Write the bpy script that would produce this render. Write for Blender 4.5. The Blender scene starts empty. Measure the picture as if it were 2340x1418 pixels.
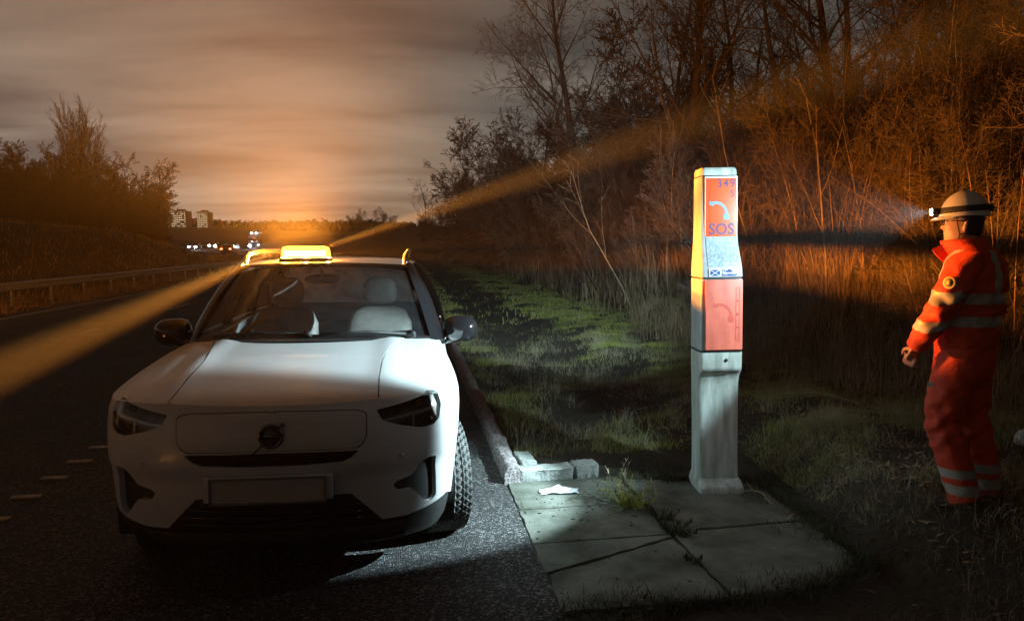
import bpy, bmesh, math, random
import numpy as np
from mathutils import Vector, Matrix
from mathutils.geometry import delaunay_2d_cdt

# ------------------------------------------------------------------ camera, sky, exposure
S = bpy.context.scene
COL = S.collection
R = math.radians
rng = np.random.default_rng(7)
random.seed(7)

cam_d = bpy.data.cameras.new("camera")
cam = bpy.data.objects.new("camera", cam_d)
COL.objects.link(cam)
cam.location = (0, 0, 1.72)
cam.rotation_euler = (R(90 - 5.01), 0, R(-8.1))
cam_d.sensor_width = 36.0
cam_d.lens = 36.0 * 1700 / 2340
cam_d.clip_start = 0.05
cam_d.clip_end = 5000
S.camera = cam

S.view_settings.view_transform = 'Standard'
S.view_settings.look = 'None'
S.view_settings.gamma = 1.0
S.view_settings.exposure = 0.22
S.cycles.use_denoising = True
S.cycles.max_bounces = 6
S.cycles.diffuse_bounces = 2
S.cycles.glossy_bounces = 3
S.cycles.transmission_bounces = 4
S.cycles.transparent_max_bounces = 16
S.cycles.volume_bounces = 0
S.cycles.sample_clamp_indirect = 4.0
S.cycles.caustics_reflective = False
S.cycles.caustics_refractive = False

def make_world():
    w = bpy.data.worlds.new("World")
    S.world = w
    w.use_nodes = True
    nt = w.node_tree
    N, L = nt.nodes, nt.links
    N.clear()
    out = N.new('ShaderNodeOutputWorld')
    bg = N.new('ShaderNodeBackground')
    tc = N.new('ShaderNodeTexCoord')
    sep = N.new('ShaderNodeSeparateXYZ')
    L.new(tc.outputs['Generated'], sep.inputs[0])
    def math_(op, a, b=None):
        m = N.new('ShaderNodeMath'); m.operation = op
        for i, v in enumerate((a, b)):
            if v is None: continue
            if isinstance(v, (int, float)): m.inputs[i].default_value = v
            else: L.new(v, m.inputs[i])
        return m.outputs[0]
    zz = math_('ADD', math_('MAXIMUM', sep.outputs[2], 0.0), 0.13)
    cx = math_('DIVIDE', sep.outputs[0], zz)
    cy = math_('DIVIDE', sep.outputs[1], zz)
    comb = N.new('ShaderNodeCombineXYZ')
    L.new(cx, comb.inputs[0]); L.new(cy, comb.inputs[1])
    mp = N.new('ShaderNodeMapping')
    mp.inputs['Scale'].default_value = (0.55, 1.25, 1)
    mp.inputs['Rotation'].default_value = (0, 0, R(10))
    mp.inputs['Location'].default_value = (3.1, 1.7, 0)
    L.new(comb.outputs[0], mp.inputs[0])
    n1 = N.new('ShaderNodeTexNoise')
    n1.inputs['Scale'].default_value = 1.15
    n1.inputs['Detail'].default_value = 7
    n1.inputs['Roughness'].default_value = 0.5
    n1.inputs['Distortion'].default_value = 0.35
    L.new(mp.outputs[0], n1.inputs['Vector'])
    cr = N.new('ShaderNodeValToRGB')
    e = cr.color_ramp.elements
    e[0].position, e[0].color = 0.36, (0.135, 0.122, 0.113, 1)
    e[1].position, e[1].color = 0.66, (0.36, 0.31, 0.26, 1)
    m = cr.color_ramp.elements.new(0.5); m.color = (0.25, 0.22, 0.19, 1)
    L.new(n1.outputs['Fac'], cr.inputs[0])
    # town glow low down; sky overhead and right dimmed to hold down the fill
    mr = N.new('ShaderNodeMapRange')
    L.new(sep.outputs[2], mr.inputs['Value'])
    mr.inputs['From Min'].default_value = 0.02; mr.inputs['From Max'].default_value = 0.52
    mr.inputs['To Min'].default_value = 1.45; mr.inputs['To Max'].default_value = 0.10
    vt = N.new('ShaderNodeVectorMath'); vt.operation = 'DOT_PRODUCT'
    L.new(tc.outputs['Generated'], vt.inputs[0])
    vt.inputs[1].default_value = Vector((-0.93, 0.36, 0.08)).normalized()
    mr2 = N.new('ShaderNodeMapRange')
    L.new(vt.outputs['Value'], mr2.inputs['Value'])
    mr2.inputs['From Min'].default_value = -0.42; mr2.inputs['From Max'].default_value = 0.55
    mr2.inputs['To Min'].default_value = 0.0; mr2.inputs['To Max'].default_value = 1.0
    mixc = N.new('ShaderNodeMix'); mixc.data_type = 'RGBA'
    L.new(mr2.outputs[0], mixc.inputs[0])
    mixc.inputs[6].default_value = (0.19, 0.21, 0.235, 1)
    mixc.inputs[7].default_value = (0.65, 0.635, 0.61, 1)
    mul = N.new('ShaderNodeMix'); mul.data_type = 'RGBA'; mul.blend_type = 'MULTIPLY'
    mul.inputs[0].default_value = 1.0
    L.new(cr.outputs[0], mul.inputs[6]); L.new(mixc.outputs[2], mul.inputs[7])
    # warm patch added low in the sky, standing in for the beacon's glow
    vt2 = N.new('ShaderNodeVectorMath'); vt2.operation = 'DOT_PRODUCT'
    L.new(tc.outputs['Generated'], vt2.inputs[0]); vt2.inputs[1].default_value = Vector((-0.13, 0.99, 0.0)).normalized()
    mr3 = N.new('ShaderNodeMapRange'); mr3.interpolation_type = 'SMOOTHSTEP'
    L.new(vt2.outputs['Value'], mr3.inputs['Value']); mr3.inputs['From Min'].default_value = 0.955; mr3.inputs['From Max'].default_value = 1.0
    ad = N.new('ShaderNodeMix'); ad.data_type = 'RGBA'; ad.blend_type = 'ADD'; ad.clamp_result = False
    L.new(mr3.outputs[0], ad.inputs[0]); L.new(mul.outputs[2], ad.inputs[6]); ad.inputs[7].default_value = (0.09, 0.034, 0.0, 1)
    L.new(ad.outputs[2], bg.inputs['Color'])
    mr4 = N.new('ShaderNodeMapRange'); L.new(sep.outputs[1], mr4.inputs['Value'])
    mr4.inputs['From Min'].default_value = -0.9; mr4.inputs['From Max'].default_value = 0.1; mr4.inputs['To Min'].default_value = 0.62; mr4.inputs['To Max'].default_value = 1.0  # unseen sky behind the camera dimmed, level set for fill on the car
    L.new(math_('MULTIPLY', mr.outputs[0], mr4.outputs[0]), bg.inputs['Strength'])
    L.new(bg.outputs[0], out.inputs['Surface'])
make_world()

# ------------------------------------------------------------------ helpers
def tag(o, label=None, cat=None, group=None, kind=None):
    if label: o['label'] = label
    if cat: o['category'] = cat
    if group: o['group'] = group
    if kind: o['kind'] = kind
    return o

def empty(name, loc=(0, 0, 0), rz=0.0, label=None, cat=None, group=None):
    o = bpy.data.objects.new(name, None)
    COL.objects.link(o)
    o.empty_display_size = 0.1
    o.location = loc
    o.rotation_euler = (0, 0, rz)
    return tag(o, label, cat, group)

def link(name, me, mats, parent=None, smooth=True):
    o = bpy.data.objects.new(name, me)
    COL.objects.link(o)
    for m in (mats if isinstance(mats, (list, tuple)) else [mats]):
        me.materials.append(m)
    if smooth and len(me.polygons):
        me.polygons.foreach_set('use_smooth', np.ones(len(me.polygons), bool))
    if parent: o.parent = parent
    return o

def mesh(name, verts, faces, mats, parent=None, smooth=True, sharp=None):
    me = bpy.data.meshes.new(name)
    me.from_pydata([tuple(map(float, v)) for v in verts], [], [tuple(map(int, f)) for f in faces])
    me.update()
    o = link(name, me, mats, parent, smooth)
    if sharp: me.set_sharp_from_angle(angle=R(sharp))
    return o

def np_mesh(name, V, Q, mats, parent=None, smooth=True):
    """V (n,3), Q list of arrays (m,k)"""
    me = bpy.data.meshes.new(name)
    me.vertices.add(len(V)); me.vertices.foreach_set('co', np.asarray(V, np.float32).ravel())
    Q = [q for q in (Q if isinstance(Q, list) else [Q]) if len(q)]
    loops = np.concatenate([q.ravel() for q in Q]).astype(np.int32)
    tot = np.concatenate([np.full(len(q), q.shape[1]) for q in Q]).astype(np.int32)
    start = np.concatenate([[0], np.cumsum(tot)[:-1]]).astype(np.int32)
    me.loops.add(len(loops)); me.loops.foreach_set('vertex_index', loops)
    me.polygons.add(len(tot)); me.polygons.foreach_set('loop_start', start)
    me.update(calc_edges=True); me.validate()
    return link(name, me, mats, parent, smooth)

def bm_obj(name, bm, mats, parent=None, smooth=False, sharp=None):
    me = bpy.data.meshes.new(name)
    bmesh.ops.recalc_face_normals(bm, faces=bm.faces)
    bm.to_mesh(me); bm.free()
    o = link(name, me, mats, parent, smooth)
    if sharp: me.set_sharp_from_angle(angle=R(sharp))
    return o

def bx(bm, c, s, rz=0.0, bev=0.0, rot=None):
    """box centre c size s added to bm"""
    M = Matrix.Translation(c) @ (rot if rot else Matrix.Rotation(rz, 4, 'Z')) @ Matrix.Diagonal((s[0], s[1], s[2], 1))
    r = bmesh.ops.create_cube(bm, size=1.0, matrix=M)
    if bev:
        es = list({e for v in r['verts'] for e in v.link_edges})
        bmesh.ops.bevel(bm, geom=es, offset=bev, segments=2, affect='EDGES', profile=0.7)
    return r['verts']

def cyl(bm, c, r, h, seg=20, axis='Z', r2=None):
    M = Matrix.Translation(c)
    if axis == 'X': M = M @ Matrix.Rotation(R(90), 4, 'Y')
    if axis == 'Y': M = M @ Matrix.Rotation(R(90), 4, 'X')
    return bmesh.ops.create_cone(bm, cap_ends=True, segments=seg, radius1=r, radius2=r if r2 is None else r2, depth=h, matrix=M)['verts']

def frames(P):
    P = np.asarray(P, float)
    T = np.gradient(P, axis=0); T /= np.linalg.norm(T, axis=1)[:, None] + 1e-12
    ref = np.array([0, 0, 1.]) if abs(T[0][2]) < .9 else np.array([1., 0, 0])
    U = []
    u = np.cross(T[0], ref); u /= np.linalg.norm(u)
    for t in T:
        u = u - t * (u @ t); u /= np.linalg.norm(u) + 1e-12
        U.append(u)
    U = np.array(U); W = np.cross(T, U)
    return P, U, W

def tube(P, rad, k=8, rb=None, cap=True):
    P, U, W = frames(P)
    n = len(P)
    rad = np.broadcast_to(np.asarray(rad, float), (n,)); rb = rad if rb is None else np.broadcast_to(np.asarray(rb, float), (n,))
    a = np.arange(k) * 2 * math.pi / k
    V = P[:, None] + U[:, None] * (np.cos(a)[None, :, None] * rad[:, None, None]) + W[:, None] * (np.sin(a)[None, :, None] * rb[:, None, None])
    V = V.reshape(-1, 3)
    i = np.arange(n - 1)[:, None] * k; j = np.arange(k)[None]; j2 = (j + 1) % k
    Q = np.stack([i + j, i + j2, i + k + j2, i + k + j], -1).reshape(-1, 4)
    F = [tuple(q) for q in Q]
    if cap:
        F.append(tuple(range(k - 1, -1, -1))); F.append(tuple(range((n - 1) * k, n * k)))
    return V, F

class MB:
    """collects shapes into ONE mesh"""
    def __init__(s): s.v = []; s.f = []; s.n = 0
    def add(s, V, F):
        s.v.extend(np.asarray(V, float).tolist()); s.f.extend([tuple(i + s.n for i in f) for f in F]); s.n = len(s.v); return s
    def tube(s, P, r, k=8, rb=None): return s.add(*tube(P, r, k, rb))
    def rings(s, rings, cap=True):
        n = len(rings); k = len(rings[0])
        V = np.array(rings, float).reshape(-1, 3)
        F = [(i * k + j, i * k + (j + 1) % k, (i + 1) * k + (j + 1) % k, (i + 1) * k + j) for i in range(n - 1) for j in range(k)]
        if cap: F += [tuple(range(k - 1, -1, -1)), tuple(range((n - 1) * k, n * k))]
        return s.add(V, F)
    def grid(s, G):
        G = np.asarray(G, float); n, m = G.shape[:2]
        F = [(i * m + j, i * m + j + 1, (i + 1) * m + j + 1, (i + 1) * m + j) for i in range(n - 1) for j in range(m - 1)]
        return s.add(G.reshape(-1, 3), F)
    def box(s, c, d):
        c = np.array(c, float); d = np.array(d, float) / 2
        V = [c + d * np.array(k) for k in ((-1,-1,-1),(1,-1,-1),(1,1,-1),(-1,1,-1),(-1,-1,1),(1,-1,1),(1,1,1),(-1,1,1))]
        return s.add(V, [(3,2,1,0),(4,5,6,7),(0,1,5,4),(1,2,6,5),(2,3,7,6),(3,0,4,7)])
    def prism(s, poly, y0, y1, axes=(0, 2, 1)):
        """extrude a 2-D polygon between two planes"""
        n = len(poly); V = []
        for y in (y0, y1):
            for p in poly:
                q = [0, 0, 0]; q[axes[0]] = p[0]; q[axes[1]] = p[1]; q[axes[2]] = y; V.append(q)
        F = [tuple(range(n)), tuple(range(2 * n - 1, n - 1, -1))] + [(i, i + n, (i + 1) % n + n, (i + 1) % n) for i in range(n)]
        return s.add(V, F)
    def build(s, name, mats, parent=None, smooth=True, sharp=None):
        return mesh(name, s.v, s.f, mats, parent, smooth, sharp)

def remesh(name, mb, voxel, mats, parent=None, smooth_it=4, disp=None):
    o = mb.build('tmp', mats)
    m = o.modifiers.new('r', 'REMESH'); m.mode = 'VOXEL'; m.voxel_size = voxel; m.use_smooth_shade = True
    if smooth_it:
        q = o.modifiers.new('s', 'SMOOTH'); q.iterations = smooth_it; q.factor = 0.5
    dg = bpy.context.evaluated_depsgraph_get()
    me = bpy.data.meshes.new_from_object(o.evaluated_get(dg))
    bpy.data.objects.remove(o)
    me.name = name
    if disp is not None:
        n = len(me.vertices)
        co = np.empty(n * 3, np.float32); me.vertices.foreach_get('co', co); co = co.reshape(-1, 3)
        no = np.empty(n * 3, np.float32); me.vertices.foreach_get('normal', no); no = no.reshape(-1, 3)
        me.vertices.foreach_set('co', (co + no * disp(co)[:, None]).astype(np.float32).ravel()); me.update()
    me.materials.clear()
    return link(name, me, mats, parent)

def split_part(o, name, pred, mats, off=0.003):
    """lift the faces of o that satisfy pred(centres) out as a part of their own, a little proud"""
    me = o.data
    n = len(me.vertices)
    co = np.empty(n * 3, np.float32); me.vertices.foreach_get('co', co); co = co.reshape(-1, 3)
    no = np.empty(n * 3, np.float32); me.vertices.foreach_get('normal', no); no = no.reshape(-1, 3)
    fs = [tuple(p.vertices) for p in me.polygons]
    cen = np.array([co[list(f)].mean(0) for f in fs])
    k = np.nonzero(pred(cen))[0]
    used = sorted({v for i in k for v in fs[i]}); mp = {v: i for i, v in enumerate(used)}
    return mesh(name, co[used] + no[used] * off, [[mp[v] for v in fs[i]] for i in k], mats, o)

def sub(lst, f): return [f(x) for x in lst]

def text_obj(name, body, size, mat, parent, loc, rot, extrude=0.0008, bold=0.0, align='CENTER', space=1.0, sx=1.0):
    cu = bpy.data.curves.new(name, 'FONT')
    cu.body = body; cu.size = size; cu.extrude = extrude; cu.offset = bold
    cu.align_x = align; cu.align_y = 'CENTER'; cu.space_character = space; cu.resolution_u = 4
    t = bpy.data.objects.new('tmp', cu); COL.objects.link(t)
    dg = bpy.context.evaluated_depsgraph_get()
    me = bpy.data.meshes.new_from_object(t.evaluated_get(dg))
    bpy.data.objects.remove(t); me.name = name; me.materials.clear()
    o = link(name, me, mat, parent, False)
    o.location = loc; o.rotation_euler = rot; o.scale = (sx, 1, 1)
    return o

# ------------------------------------------------------------------ materials
def mat(name, col, rough=0.6, metal=0.0, var=0.0, vscale=8.0, bump=0.0, bscale=40.0, coat=0.0, spec=0.5, col2=None, detail=4.0, emit=None, estr=0.0, sss=0, trans=0.0, stretch=None):
    m = bpy.data.materials.new(name)
    m.use_nodes = True
    nt = m.node_tree; N, L = nt.nodes, nt.links
    b = N['Principled BSDF']
    b.inputs['Roughness'].default_value = rough
    b.inputs['Metallic'].default_value = metal
    b.inputs['Specular IOR Level'].default_value = spec
    b.inputs['Coat Weight'].default_value = coat
    b.inputs['Coat Roughness'].default_value = 0.05
    b.inputs['Transmission Weight'].default_value = trans
    if emit:
        b.inputs['Emission Color'].default_value = (*emit, 1); b.inputs['Emission Strength'].default_value = estr
    c = (*col, 1)
    tc = N.new('ShaderNodeTexCoord')
    vec = tc.outputs['Object']
    if stretch:
        mp = N.new('ShaderNodeMapping'); mp.inputs['Scale'].default_value = stretch; L.new(vec, mp.inputs[0]); vec = mp.outputs[0]
    if col2 is None:
        col2 = tuple(max(0, x * (1 - var)) for x in col); c1 = tuple(min(1, x * (1 + var)) for x in col)
    else: c1 = col
    n = N.new('ShaderNodeTexNoise'); n.inputs['Scale'].default_value = vscale; n.inputs['Detail'].default_value = detail
    n.inputs['Roughness'].default_value = 0.6
    L.new(vec, n.inputs['Vector'])
    r = N.new('ShaderNodeValToRGB')
    r.color_ramp.elements[0].position = 0.36; r.color_ramp.elements[1].position = 0.64
    r.color_ramp.elements[0].color = (*col2, 1); r.color_ramp.elements[1].color = (*c1, 1)
    L.new(n.outputs['Fac'], r.inputs[0]); L.new(r.outputs[0], b.inputs['Base Color'])
    if bump:
        n2 = N.new('ShaderNodeTexNoise'); n2.inputs['Scale'].default_value = bscale; n2.inputs['Detail'].default_value = 5
        L.new(vec, n2.inputs['Vector'])
        bp = N.new('ShaderNodeBump'); bp.inputs['Strength'].default_value = min(1, bump); bp.inputs['Distance'].default_value = 0.02 * max(1, bump)
        L.new(n2.outputs['Fac'], bp.inputs['Height']); L.new(bp.outputs[0], b.inputs['Normal'])
    return m

def glass(name, tint=(0.9, 0.92, 0.92), haze=0.0, hazecol=(0.7, 0.72, 0.74)):
    """clear pane: see-through with a fresnel reflection and, if asked, a film of dew or dirt"""
    m = bpy.data.materials.new(name); m.use_nodes = True
    N, L = m.node_tree.nodes, m.node_tree.links; N.clear()
    out = N.new('ShaderNodeOutputMaterial'); t = N.new('ShaderNodeBsdfTransparent'); t.inputs[0].default_value = (*tint, 1)
    g = N.new('ShaderNodeBsdfGlossy'); g.inputs['Roughness'].default_value = 0.03
    f = N.new('ShaderNodeFresnel'); f.inputs[0].default_value = 1.45
    mx = N.new('ShaderNodeMixShader'); L.new(f.outputs[0], mx.inputs[0]); L.new(t.outputs[0], mx.inputs[1]); L.new(g.outputs[0], mx.inputs[2])
    last = mx
    if haze:
        d = N.new('ShaderNodeBsdfDiffuse'); d.inputs[0].default_value = (*hazecol, 1)
        tr = N.new('ShaderNodeBsdfTranslucent'); tr.inputs[0].default_value = (*hazecol, 1)
        a = N.new('ShaderNodeMixShader'); a.inputs[0].default_value = 0.5; L.new(d.outputs[0], a.inputs[1]); L.new(tr.outputs[0], a.inputs[2])
        tc = N.new('ShaderNodeTexCoord'); n = N.new('ShaderNodeTexNoise'); n.inputs['Scale'].default_value = 9; n.inputs['Detail'].default_value = 6
        L.new(tc.outputs['Object'], n.inputs['Vector'])
        mm = N.new('ShaderNodeMath'); mm.operation = 'MULTIPLY'; mm.inputs[1].default_value = haze * 2; L.new(n.outputs['Fac'], mm.inputs[0])
        m2 = N.new('ShaderNodeMixShader'); L.new(mm.outputs[0], m2.inputs[0]); L.new(mx.outputs[0], m2.inputs[1]); L.new(a.outputs[0], m2.inputs[2]); last = m2
    L.new(last.outputs[0], out.inputs[0])
    return m

def emitter(name, col, strength):
    m = bpy.data.materials.new(name); m.use_nodes = True
    N, L = m.node_tree.nodes, m.node_tree.links; N.clear()
    out = N.new('ShaderNodeOutputMaterial'); e = N.new('ShaderNodeEmission'); e.inputs[0].default_value = (*col, 1); e.inputs[1].default_value = strength
    L.new(e.outputs[0], out.inputs[0]); return m

def lens_mat(name, tint, ecol, estr):
    m = bpy.data.materials.new(name); m.use_nodes = True
    N, L = m.node_tree.nodes, m.node_tree.links; N.clear()
    out = N.new('ShaderNodeOutputMaterial'); e = N.new('ShaderNodeEmission'); e.inputs[0].default_value = (*ecol, 1); e.inputs[1].default_value = estr
    t = N.new('ShaderNodeBsdfTransparent'); t.inputs[0].default_value = (*tint, 1)
    a = N.new('ShaderNodeAddShader'); L.new(e.outputs[0], a.inputs[0]); L.new(t.outputs[0], a.inputs[1]); L.new(a.outputs[0], out.inputs[0]); return m

def asphalt_mat(name, base, chip):
    m = bpy.data.materials.new(name); m.use_nodes = True
    N, L = m.node_tree.nodes, m.node_tree.links; b = N['Principled BSDF']
    tc = N.new('ShaderNodeTexCoord')
    v = N.new('ShaderNodeTexVoronoi'); v.inputs['Scale'].default_value = 95; L.new(tc.outputs['Object'], v.inputs['Vector'])
    n = N.new('ShaderNodeTexNoise'); n.inputs['Scale'].default_value = 1.3; n.inputs['Detail'].default_value = 7; L.new(tc.outputs['Object'], n.inputs['Vector'])
    sp = N.new('ShaderNodeSeparateColor'); L.new(v.outputs['Color'], sp.inputs[0])
    r = N.new('ShaderNodeValToRGB'); e = r.color_ramp.elements
    e[0].position, e[0].color = 0.25, (*[x * 0.45 for x in base], 1); e[1].position, e[1].color = 0.97, (*chip, 1)
    k = r.color_ramp.elements.new(0.72); k.color = (*base, 1)
    L.new(sp.outputs[0], r.inputs[0])
    r2 = N.new('ShaderNodeValToRGB'); r2.color_ramp.elements[0].position = .3; r2.color_ramp.elements[0].color = (.6, .58, .55, 1); r2.color_ramp.elements[1].position = .7
    L.new(n.outputs['Fac'], r2.inputs[0])
    mx = N.new('ShaderNodeMix'); mx.data_type = 'RGBA'; mx.blend_type = 'MULTIPLY'; mx.inputs[0].default_value = 1
    L.new(r.outputs[0], mx.inputs[6]); L.new(r2.outputs[0], mx.inputs[7]); L.new(mx.outputs[2], b.inputs['Base Color'])
    b.inputs['Roughness'].default_value = 0.72
    b.inputs['Specular IOR Level'].default_value = 0.4
    bp = N.new('ShaderNodeBump'); bp.inputs['Strength'].default_value = 1.0; bp.inputs['Distance'].default_value = 0.010
    inv = N.new('ShaderNodeMath'); inv.operation = 'SUBTRACT'; inv.inputs[0].default_value = 1.0; L.new(v.outputs['Distance'], inv.inputs[1])
    ad = N.new('ShaderNodeMath'); ad.operation = 'ADD'; L.new(inv.outputs[0], ad.inputs[0]); L.new(sp.outputs[1], ad.inputs[1])
    L.new(ad.outputs[0], bp.inputs['Height']); L.new(bp.outputs[0], b.inputs['Normal'])
    return m

M = dict(
    white=mat('white_paint', (0.64, 0.645, 0.63), 0.36, vscale=3, coat=0.22, col2=(0.58, 0.585, 0.57)),
    black_gloss=mat('black_gloss', (0.012, 0.012, 0.013), 0.12, coat=0.5),
    black_plastic=mat('black_plastic', (0.022, 0.021, 0.02), 0.55, var=.25, vscale=30, bump=.15, bscale=200),
    rubber=mat('tyre_rubber', (0.10, 0.098, 0.09), 0.8, var=.25, vscale=18, bump=.2, bscale=150),
    alloy=mat('alloy', (0.35, 0.35, 0.36), 0.3, metal=1, var=.1),
    chrome=mat('chrome', (0.6, 0.6, 0.62), 0.12, metal=1, var=.04),
    rail_metal=mat('satin_rail', (0.5, 0.5, 0.5), 0.3, metal=1, var=.05),
    dark_chrome=mat('dark_chrome', (0.16, 0.16, 0.165), 0.2, metal=1, var=.1),
    plate=mat('number_plate', (0.40, 0.385, 0.36), 0.4, var=.08, vscale=12),
    grille=mat('grille_grey_white', (0.58, 0.585, 0.57), 0.40, var=.03, coat=.2),
    windscreen=glass('windscreen_glass', (0.80, 0.83, 0.82), 0.022),
    side_glass=glass('tinted_side_glass', (0.70, 0.73, 0.73)),
    rear_glass=glass('dewy_rear_glass', (0.75, 0.78, 0.8), 0.8, (0.86, 0.9, 0.94)),
    lamp_glass=glass('headlamp_cover', (0.95, 0.95, 0.93)),
    plate_frame=mat('plate_frame', (0.16, 0.155, 0.15), .5),
    lamp_dark=mat('headlamp_interior', (0.10, 0.092, 0.085), 0.25, var=.3, vscale=20, coat=.3),
    drl=mat('light_guide', (0.82, 0.82, 0.78), 0.25, coat=.5, var=.03),
    seat=mat('grey_seat_leather', (0.24, 0.215, 0.19), 0.55, var=.1, vscale=20, bump=.1),
    interior=mat('cabin_trim', (0.03, 0.028, 0.026), 0.6, var=.2),
    mirror=mat('mirror_glass', (0.8, 0.82, 0.84), 0.02, metal=1),
    amber=mat('amber_plastic', (0.7, 0.28, 0.02), 0.2, var=.05),
    concrete=mat('pad_concrete', (0.165, 0.17, 0.14), 0.85, col2=(0.055, 0.060, 0.042), vscale=3.6, bump=.35, bscale=70, detail=10),
    kerbstone=mat('pale_kerb_concrete', (0.34, 0.36, 0.33), 0.85, col2=(0.20, 0.215, 0.19), vscale=9, bump=.6, bscale=45, detail=8),
    kerb_old=mat('weathered_kerb', (0.38, 0.33, 0.32), 0.9, col2=(0.11, 0.095, 0.09), vscale=34, bump=1.0, bscale=55, detail=9),
    line=mat('road_paint', (0.55, 0.54, 0.50), 0.7, col2=(0.32, 0.31, 0.29), vscale=30, bump=.2, bscale=120),
    soil=mat('verge_soil', (0.045, 0.036, 0.022), 0.95, col2=(0.02, 0.018, 0.011), vscale=3.2, bump=1.5, bscale=22, detail=9),
    asphalt=asphalt_mat('asphalt', (0.062, 0.060, 0.058), (0.30, 0.29, 0.28)),
    steel=mat('galvanised_steel', (0.42, 0.43, 0.44), 0.42, metal=.6, var=.2, vscale=6),
    post_grey=mat('phone_housing_grey', (0.40, 0.43, 0.44), 0.5, col2=(0.26, 0.29, 0.29), vscale=7, stretch=(2.6, 2.6, .6), bump=.08, bscale=60, detail=8),
    post_light=mat('phone_housing_pale', (0.52, 0.56, 0.52), 0.45, col2=(0.27, 0.30, 0.25), vscale=6, detail=9, stretch=(3.2, 3.2, .55)),
    door_red=mat('phone_door_coral', (0.72, 0.16, 0.10), 0.5, col2=(0.52, 0.105, 0.07), vscale=6, detail=9, stretch=(2.2, 2.2, .7)),
    door_line=mat('phone_door_mark', (0.48, 0.07, 0.045), 0.55, var=.06),
    sign_red=mat('sign_orange_red', (0.78, 0.085, 0.02), 0.4, var=.06, vscale=6, spec=.4),
    sign_white=mat('sign_white', (0.52, 0.54, 0.54), 0.4, var=.04),
    sign_purple=mat('sign_lettering', (0.085, 0.035, 0.10), 0.5, var=.1),
    sign_blue=mat('sign_handset', (0.12, 0.27, 0.36), 0.4, var=.06),
    saltire=mat('saltire_blue', (0.02, 0.05, 0.26), 0.4, var=.05),
    algae=mat('mottled_weathered_panel', (0.33, 0.39, 0.42), 0.5, col2=(0.17, 0.22, 0.25), vscale=45, detail=8, bump=.2, bscale=60),
    seal=mat('dark_seal', (0.02, 0.022, 0.025), .6, var=.1),
    hivis=mat('orange_hivis_fabric', (0.58, 0.046, 0.010), 0.72, var=.12, vscale=7, bump=.25, bscale=60),
    tape=mat('reflective_tape', (0.36, 0.34, 0.30), 0.4, var=.08, vscale=30),
    skin=mat('skin', (0.48, 0.27, 0.19), 0.5, var=.08, vscale=25, bump=.05, bscale=200),
    hair=mat('dark_hair', (0.03, 0.02, 0.015), 0.6, var=.3, vscale=60),
    helmet=mat('white_helmet', (0.60, 0.585, 0.52), 0.35, var=.05, vscale=10),
    strap=mat('black_strap', (0.015, 0.015, 0.015), 0.7, var=.2),
    boot=mat('black_boot', (0.02, 0.018, 0.016), 0.6, var=.3, bump=.2),
    glove=mat('pale_glove', (0.42, 0.36, 0.33), 0.7, var=.15),
    badge=mat('badge_yellow', (0.55, 0.42, 0.12), 0.5, var=.1),
    bark=mat('winter_bark', (0.115, 0.082, 0.055), 0.9, col2=(0.05, 0.037, 0.026), vscale=14, bump=.5, bscale=60),
    bark_dark=mat('dark_bark', (0.060, 0.046, 0.034), 0.9, col2=(0.025, 0.02, 0.016), vscale=10, bump=.5, bscale=40),
    twig=mat('bare_twigs', (0.115, 0.082, 0.055), 0.85, col2=(0.06, 0.042, 0.03), vscale=2.5),
    twig_dark=mat('dark_twigs', (0.075, 0.055, 0.04), 0.85, col2=(0.035, 0.027, 0.02), vscale=2.5),
    sapling=mat('pale_sapling_bark', (0.17, 0.12, 0.065), 0.8, var=.3, vscale=8),
    straw=mat('dry_straw', (0.40, 0.30, 0.18), 0.85, col2=(0.12, 0.085, 0.048), vscale=1.7, detail=9),
    cane=mat('dead_canes', (0.32, 0.20, 0.10), 0.85, col2=(0.11, 0.07, 0.035), vscale=3.5, detail=8),
    grass=mat('verge_grass', (0.27, 0.31, 0.055), 0.8, col2=(0.22, 0.19, 0.08), vscale=1.1, detail=9),
    pale_grass=mat('dead_grass', (0.40, 0.37, 0.22), 0.85, col2=(0.18, 0.155, 0.09), vscale=4, detail=8),
    weed=mat('weed_leaves', (0.42, 0.42, 0.08), 0.7, col2=(0.22, 0.23, 0.05), vscale=20),
    weed_dark=mat('dark_weed', (0.05, 0.06, 0.018), 0.75, col2=(0.03, 0.03, 0.012), vscale=20),
    paper=mat('white_litter', (0.48, 0.50, 0.48), 0.6, var=.12, vscale=25, bump=.3, bscale=30),
    carbody_far=mat('distant_vehicle_paint', (0.10, 0.10, 0.11), 0.4, var=.1),
    facade=mat('distant_facade', (0.26, 0.22, 0.17), 0.8, var=.15, vscale=.3),
)
# ------------------------------------------------------------------ ground, road, verge, bank
def curve_off(y):
    y = np.asarray(y, float)
    return -np.clip(y - 50, 0, None) ** 2 * 0.0034 / (1 + np.clip(y - 50, 0, None) * 0.0022)

def sstep(a, b, x):
    t = np.clip((np.asarray(x, float) - a) / (b - a), 0, 1)
    return t * t * (3 - 2 * t)

def wob(x, y, s=1.0, ph=0.0):
    return (np.sin(x * 1.7 * s + y * .9 * s + ph) + np.sin(-x * 1.1 * s + y * 2.1 * s + 1.7 + ph) + np.sin(x * 2.9 * s - y * 1.3 * s + 4 + ph) + np.sin(x * .6 * s + y * 3.3 * s + 2.2 + ph)) / 4

def rise(y):                                   # the carriageway climbs a little in the distance
    return sstep(60, 320, y) * 1.9

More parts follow.
